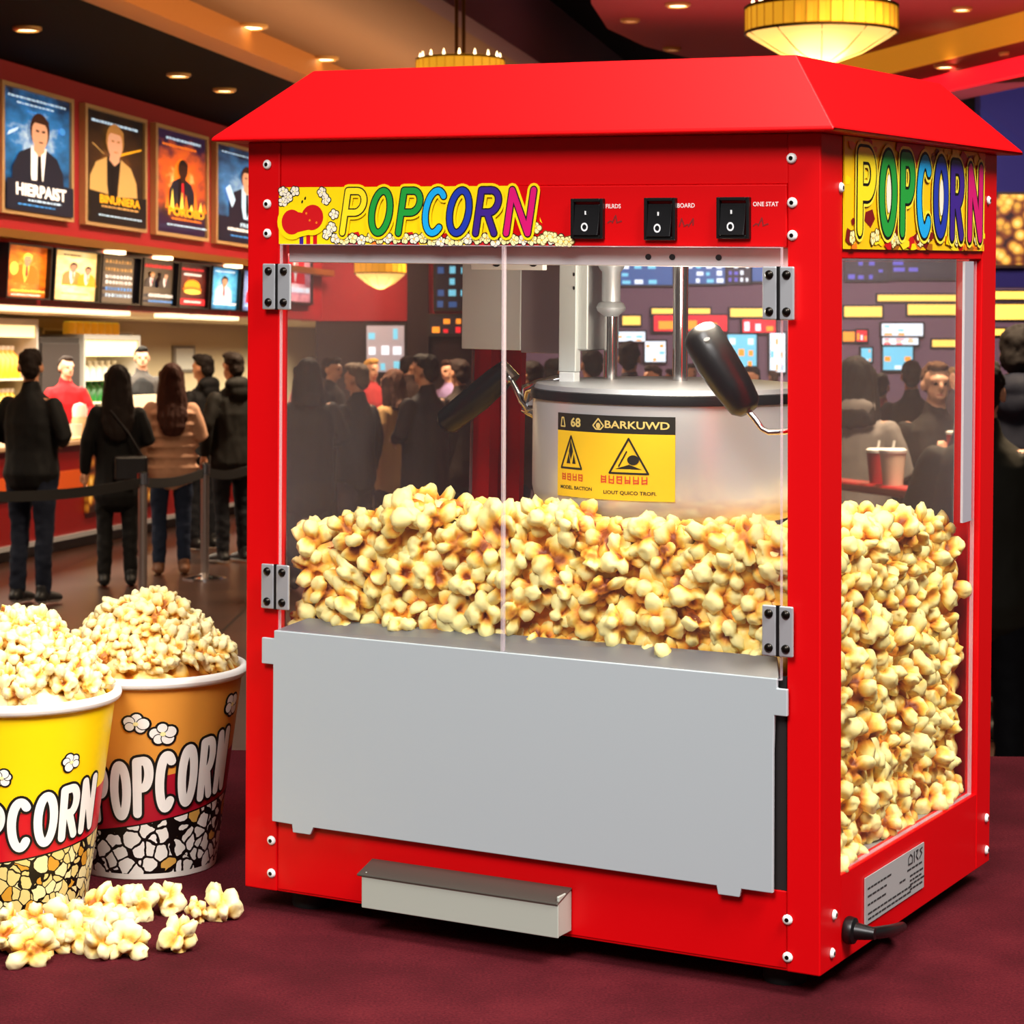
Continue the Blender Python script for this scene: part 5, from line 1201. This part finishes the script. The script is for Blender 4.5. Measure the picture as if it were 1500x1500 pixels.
def corn(M, meshes, r, lab, grp, flat=False):
    o = bpy.data.objects.new('popped_corn', rk.choice(meshes)); COL.objects.link(o)
    q = Euler((rk.uniform(0, 6.28), rk.uniform(0, 6.28), rk.uniform(0, 6.28))).to_matrix().to_4x4()
    o.matrix_world = M @ q @ Matrix.Diagonal((r*rk.uniform(.85, 1.2), r*rk.uniform(.85, 1.15), r*rk.uniform(.85, 1.1), 1))
    tag(o, lab, 'popcorn', grp); return o
fprof = [(mpt(x, y, 1, .03).x, mpt(x, y, 1, .03).z) for x, y in ((405, 800), (425, 785), (450, 768), (500, 748), (540, 742), (575, 722), (610, 714), (650, 726), (700, 738), (745, 752), (770, 742), (800, 730), (840, 734), (870, 764), (900, 762), (960, 752), (1020, 757), (1080, 758), (1120, 764), (1145, 785), (1180, 790))]
sprof = [(mpt(x, y, 0, MW-.03).y, mpt(x, y, 0, MW-.03).z) for x, y in ((1210, 790), (1236, 775), (1270, 752), (1310, 738), (1350, 745), (1390, 770), (1410, 788), (1424, 815), (1440, 830))]
def interp(pr, x): return float(np.interp(x, [p[0] for p in pr], [p[1] for p in pr]))
RC = .022
def hgt(u, v):
    a = min(max((u-.36)/.12, 0), 1); a = a*a*(3-2*a); b = min(max((v-.05)/.06, 0), 1)
    h = interp(fprof, u)*(1-a*b)+interp(sprof, v)*a*b
    if b > 0 and u < .45: h -= .02*b
    d = math.hypot(u-kc.x, v-kc.y)
    if d < KR+.01: h = min(h, .326)
    return h-RC*.75
lab = 'cream and golden popped corn heaped against the glass inside the machine'; grp = 'popcorn inside the machine'
z = .236; row = 0
while z < .36:
    u = .05+(.014 if row % 2 else 0)
    while u < .495:
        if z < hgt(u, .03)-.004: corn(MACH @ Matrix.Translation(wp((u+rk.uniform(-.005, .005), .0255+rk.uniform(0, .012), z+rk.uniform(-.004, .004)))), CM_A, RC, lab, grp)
        u += .032
    z += .0255; row += 1
for v in (.03, .052, .08):
    u = .05+.012*((v*1000) % 2)
    while u < .5:
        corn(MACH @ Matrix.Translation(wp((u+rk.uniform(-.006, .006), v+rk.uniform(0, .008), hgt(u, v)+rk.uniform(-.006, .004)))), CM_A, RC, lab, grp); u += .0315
z = .079; row = 0
while z < .36:
    v = .06+(.015 if row % 2 else 0)
    while v < .396:
        if z < hgt(MW-.03, v)-.002: corn(MACH @ Matrix.Translation(wp((MW-.0215+rk.uniform(-.007, 0), v+rk.uniform(-.005, .005), z+rk.uniform(-.004, .004)))), CM_A, RC, lab, grp)
        v += .037
    z += .0305; row += 1
for u in (MW-.03, MW-.055):
    v = .06
    while v < .396:
        corn(MACH @ Matrix.Translation(wp((u, v+rk.uniform(-.004, .004), hgt(u, v)+rk.uniform(-.005, .004)))), CM_A, RC, lab, grp); v += .036
# the mass of corn below and behind them
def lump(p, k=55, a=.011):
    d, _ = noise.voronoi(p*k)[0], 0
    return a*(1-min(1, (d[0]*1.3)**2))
def heap(name, pts_top, parentM, m, label, cat='popcorn'):
    pass
bm = bmesh.new(); NU, NV = 120, 100
U0, U1, V0, V1 = .038, MW-.026, .034, .418
g = [[None]*(NV+1) for _ in range(NU+1)]
tn = {}
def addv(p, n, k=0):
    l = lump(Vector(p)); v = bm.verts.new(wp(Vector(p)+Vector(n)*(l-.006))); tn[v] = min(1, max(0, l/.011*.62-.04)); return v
for i in range(NU+1):
    for j in range(NV+1):
        u = U0+(U1-U0)*i/NU; v = V0+(V1-V0)*j/NV; g[i][j] = addv((u, v, hgt(u, v)-.006), (0, 0, 1))
for i in range(NU):
    for j in range(NV): bm.faces.new((g[i][j], g[i+1][j], g[i+1][j+1], g[i][j+1]))
NZ = 90
def wallface(fn, n, N):
    q = [[None]*(NZ+1) for _ in range(N+1)]
    for i in range(N+1):
        u, v = fn(i/N); zt = hgt(u, v)-.006
        for k in range(NZ+1): q[i][k] = addv((u, v, .069+(zt-.069)*k/NZ), n)
    for i in range(N):
        for k in range(NZ): bm.faces.new((q[i][k], q[i+1][k], q[i+1][k+1], q[i][k+1]))
wallface(lambda t: (U0+(U1-U0)*t, V0), (0, -1, 0), NU); wallface(lambda t: (U1, V0+(V1-V0)*t), (1, 0, 0), NV); wallface(lambda t: (U1+(U0-U1)*t, V1), (0, 1, 0), NU); wallface(lambda t: (U0, V1+(V0-V1)*t), (-1, 0, 0), NV)
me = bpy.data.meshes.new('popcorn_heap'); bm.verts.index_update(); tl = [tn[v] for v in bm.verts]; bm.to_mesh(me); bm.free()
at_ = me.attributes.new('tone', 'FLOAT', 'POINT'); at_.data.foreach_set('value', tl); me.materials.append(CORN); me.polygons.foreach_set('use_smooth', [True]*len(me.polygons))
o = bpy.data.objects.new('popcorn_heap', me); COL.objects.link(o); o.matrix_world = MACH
tag(o, 'mass of golden popcorn filling the bottom of the machine', 'popcorn', kind='stuff')

# ------------------------------------------------------------------ buckets
BR, Br, BH = .0905, .0655, .186
def brad(z): return Br+(BR-Br)*z/BH
def bucket_mat(name, upper, band, base, slope, cell, cellc, edge, scale):
    m, nt, b = newmat(name)
    tc = nd(nt, 'ShaderNodeTexCoord'); sp = nd(nt, 'ShaderNodeSeparateXYZ'); nt.links.new(tc.outputs['Object'], sp.inputs[0])
    th = math_n(nt, 'ARCTAN2', sp.outputs[0], math_n(nt, 'MULTIPLY', sp.outputs[1], -1.0)); z = sp.outputs[2]
    cb = nd(nt, 'ShaderNodeCombineXYZ'); nt.links.new(math_n(nt, 'MULTIPLY', th, .078), cb.inputs[0]); nt.links.new(z, cb.inputs[1])
    nz = nd(nt, 'ShaderNodeTexNoise'); nz.inputs['Scale'].default_value = 90; nt.links.new(cb.outputs[0], nz.inputs['Vector'])
    ad = nd(nt, 'ShaderNodeMixRGB'); ad.blend_type = 'ADD'; ad.inputs[0].default_value = .006; nt.links.new(cb.outputs[0], ad.inputs[1]); nt.links.new(nz.outputs['Color'], ad.inputs[2])
    v1 = nd(nt, 'ShaderNodeTexVoronoi', feature='DISTANCE_TO_EDGE'); v1.inputs['Scale'].default_value = scale; nt.links.new(ad.outputs[0], v1.inputs['Vector'])
    v2 = nd(nt, 'ShaderNodeTexVoronoi'); v2.inputs['Scale'].default_value = scale; nt.links.new(ad.outputs[0], v2.inputs['Vector'])
    hs = nd(nt, 'ShaderNodeSeparateColor'); nt.links.new(v2.outputs['Color'], hs.inputs[0])
    cc_ = ramp(nt, hs.outputs[0], cellc, 'CONSTANT')
    blob = math_n(nt, 'LESS_THAN', v2.outputs['Distance'], cell)
    ed = math_n(nt, 'GREATER_THAN', v1.outputs['Distance'], edge)
    peb = mixc(nt, math_n(nt, 'MULTIPLY', blob, ed), '#0c0806', cc_)
    line = math_n(nt, 'MULTIPLY_ADD', th, slope, base)
    inb = math_n(nt, 'GREATER_THAN', z, math_n(nt, 'SUBTRACT', line, .0105)); ink = math_n(nt, 'GREATER_THAN', z, math_n(nt, 'SUBTRACT', line, .012))
    top = math_n(nt, 'GREATER_THAN', z, math_n(nt, 'ADD', line, .031))
    c = mixc(nt, ink, peb, '#0c0806'); c = mixc(nt, inb, c, band); c = mixc(nt, top, c, upper)
    c = mixc(nt, math_n(nt, 'LESS_THAN', z, .006), c, '#f2ece0')
    nt.links.new(c, b.inputs['Base Color']); b.inputs['Roughness'].default_value = .35; return m
BM_Y = bucket_mat('yellow_bucket_print', '#ffd60a', '#cc1020', .0640, .010, .72, [(0, '#e8cf80'), (.5, '#f6e6a8'), (.86, '#d89a30')], .05, 92)
BM_O = bucket_mat('orange_bucket_print', '#e89a3c', '#b0142a', .0660, .013, .68, [(0, '#f4eee2'), (.6, '#fcf6ec'), (.9, '#dca850')], .075, 72)
PAPER = mat('white_paper', '#f6f2ea', .4)
def bucket(px, py, bm_, label, word_t0, base, slope, lh, mound, doodles, mlabel, klabel, kgrp, seed, pos_r, sc=1):
    p = stand_at(px, py); M = STAND @ Matrix.Translation((p.x, p.y, 0)) @ Matrix.Rotation(math.atan2(-(p.x-(STAND_I @ Vector((0, 0, CZ))).x), p.y-(STAND_I @ Vector((0, 0, CZ))).y), 4, 'Z')
    e = empty('popcorn_bucket', M); tag(e, label, 'popcorn bucket')
    MB().lathe([(.001, .004), (Br-.003, .004), (Br-.001, 0), (Br, .001), (brad(.09), .09), (BR, BH), (BR-.0015, BH), (Br+.002, .02), (.001, .02)], bm_, 96, caps=False).build('cup', e, smooth=35)
    rim = MB(); rim.rings([[((BR+.0012+.0042*math.cos(2*PI*k/12))*math.cos(2*PI*j/96), (BR+.0012+.0042*math.cos(2*PI*k/12))*math.sin(2*PI*j/96), BH+.001+.0052*math.sin(2*PI*k/12)) for j in range(96)] for k in range(13)], PAPER, caps=False)
    rim.build('rim', e, smooth=80)
    def bend(q):
        th = q[0]/.078; r = brad(q[2])+.0004-q[1]; return Vector((r*math.sin(th), -r*math.cos(th), q[2]))
    wd = lh*(.15 if lh > .045 else .17); WK = .38 if lh > .045 else .57
    mb = MB(); x = word_t0*.078-sum(GL[c][0]*lh*WK+wd*1.3 for c in 'POPCORN')+wd*.8
    for ch in 'POPCORN':
        gw, st = GL[ch]; w = gw*lh*WK
        for lay, (k, m_) in enumerate(((wd*1.75, INK), (wd*1.1, PAPER))):
            for s_ in st:
                q = densify([(x+a*lh*WK, base+slope*((x+a*lh*WK)/.078)+b*lh*(1+.10*x/.1)) for a, b in s_], .004)
                mb.stroke(q, k, -.0003-.0004*lay, m_)
        x += w+wd*1.3
    mb.v = [bend(q) for q in mb.v]; mb.build('lettering', e)
    rg = random.Random(seed)
    for th, z, r in doodles:
        mb = MB(); toon_corn(mb, th*.078, z, r, -.0003, INK, PAPER, CORNF, rg, dy=-.00006)
        mb.v = [bend(q) for q in mb.v]; mb.build('corn_print', e)
    # mound of corn
    def mh(x, y):
        q = math.hypot(x, y)/(BR-.004); base_ = mound[0]*(1-q**mound[1])
        return BH-.001+max(0, base_)*(1+.18*noise.noise(Vector((x*22+seed, y*22, 0))))+mound[2]*x*(1-q)
    bm2 = bmesh.new(); N, K = 90, 40; R_ = []
    tt = []
    c0 = bm2.verts.new((0, 0, mh(0, 0)-.008)); tt.append(.5)
    for k in range(1, K+1):
        q = k/K; row = []
        for j in range(N):
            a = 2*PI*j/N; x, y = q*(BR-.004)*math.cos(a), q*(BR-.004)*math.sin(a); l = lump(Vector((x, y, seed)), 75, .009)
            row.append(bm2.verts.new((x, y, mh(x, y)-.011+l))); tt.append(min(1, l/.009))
        R_.append(row)
    for j in range(N):
        bm2.faces.new((c0, R_[0][j], R_[0][(j+1) % N]))
        for k in range(K-1): bm2.faces.new((R_[k][j], R_[k+1][j], R_[k+1][(j+1) % N], R_[k][(j+1) % N]))
    me = bpy.data.meshes.new('popcorn_mound'); bm2.to_mesh(me); bm2.free()
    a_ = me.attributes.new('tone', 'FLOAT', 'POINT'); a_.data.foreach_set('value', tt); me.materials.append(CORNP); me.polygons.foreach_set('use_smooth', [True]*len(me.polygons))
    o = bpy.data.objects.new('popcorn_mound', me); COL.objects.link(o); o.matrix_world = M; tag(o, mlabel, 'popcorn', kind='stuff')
    n = 0; i = 0; tot = 96
    for i in range(tot):
        q = math.sqrt((i+.5)/tot); a = i*2.39996
        x, y = q*(BR-.0125)*math.cos(a), q*(BR-.0125)*math.sin(a)
        if y > .028 or (pos_r is not None and x < pos_r): continue
        corn(M @ Matrix.Translation((x+rk.uniform(-.003, .003), y, mh(x, y)+.001+.004*q**4+rk.uniform(-.003, .003))), CM_B, .0142, klabel, kgrp); n += 1
    return M
bucket(215, 1264, BM_O, 'orange popcorn bucket, taller one behind, beside the machine', 1.14, .0660, .013, .05, (.066, 1.6, .0), [(-.12, .150, .0105), (.17, .140, .0115), (1.12, .158, .0115)], 'popcorn filling the orange bucket under its top pieces', 'pale popped corn on top of the orange bucket', 'popcorn in the orange bucket', 3, None)
bucket(20, 1318, BM_Y, 'yellow popcorn bucket at the picture edge in front of the orange one', 1.07, .0640, .010, .041, (.066, 1.7, .0), [(-.12, .128, .008), (.62, .137, .0085)], 'popcorn filling the yellow bucket under its top pieces', 'pale popped corn on top of the yellow bucket', 'popcorn in the yellow bucket', 5, -.045)
# spilled corn on the carpet
lone = [(244, 1336, 'popped corn on the carpet right of the spilled clump, nearest the orange bucket base'), (262, 1392, 'lone popped corn lying on the carpet in front of the others'), (322, 1346, 'popped corn on the carpet nearest the machine corner'), (288, 1352, 'popped corn on the carpet touching the piece nearest the machine')]
for px, py, lb in lone:
    p = stand_at(px, py); corn(STAND @ Matrix.Translation((p.x, p.y, .0105)), CM_B, .02 if px != 288 else .013, lb, None)
for px, py in ((12, 1372), (52, 1368), (92, 1362), (140, 1350), (180, 1348), (205, 1346), (30, 1392), (72, 1396), (112, 1392), (150, 1402), (185, 1400), (5, 1398), (48, 1412), (128, 1374), (165, 1376)):
    p = stand_at(px, py); corn(STAND @ Matrix.Translation((p.x, p.y, .0125)), CM_B, .02, 'popped corn in the spilled clump at the foot of the yellow bucket', 'spilled popcorn clump')
# warm lamp under the machine's inner roof
lp = point('machine_lamp', MACH @ Vector((.41, .06, .53)), 2.2, (1, .88, .68), .03)
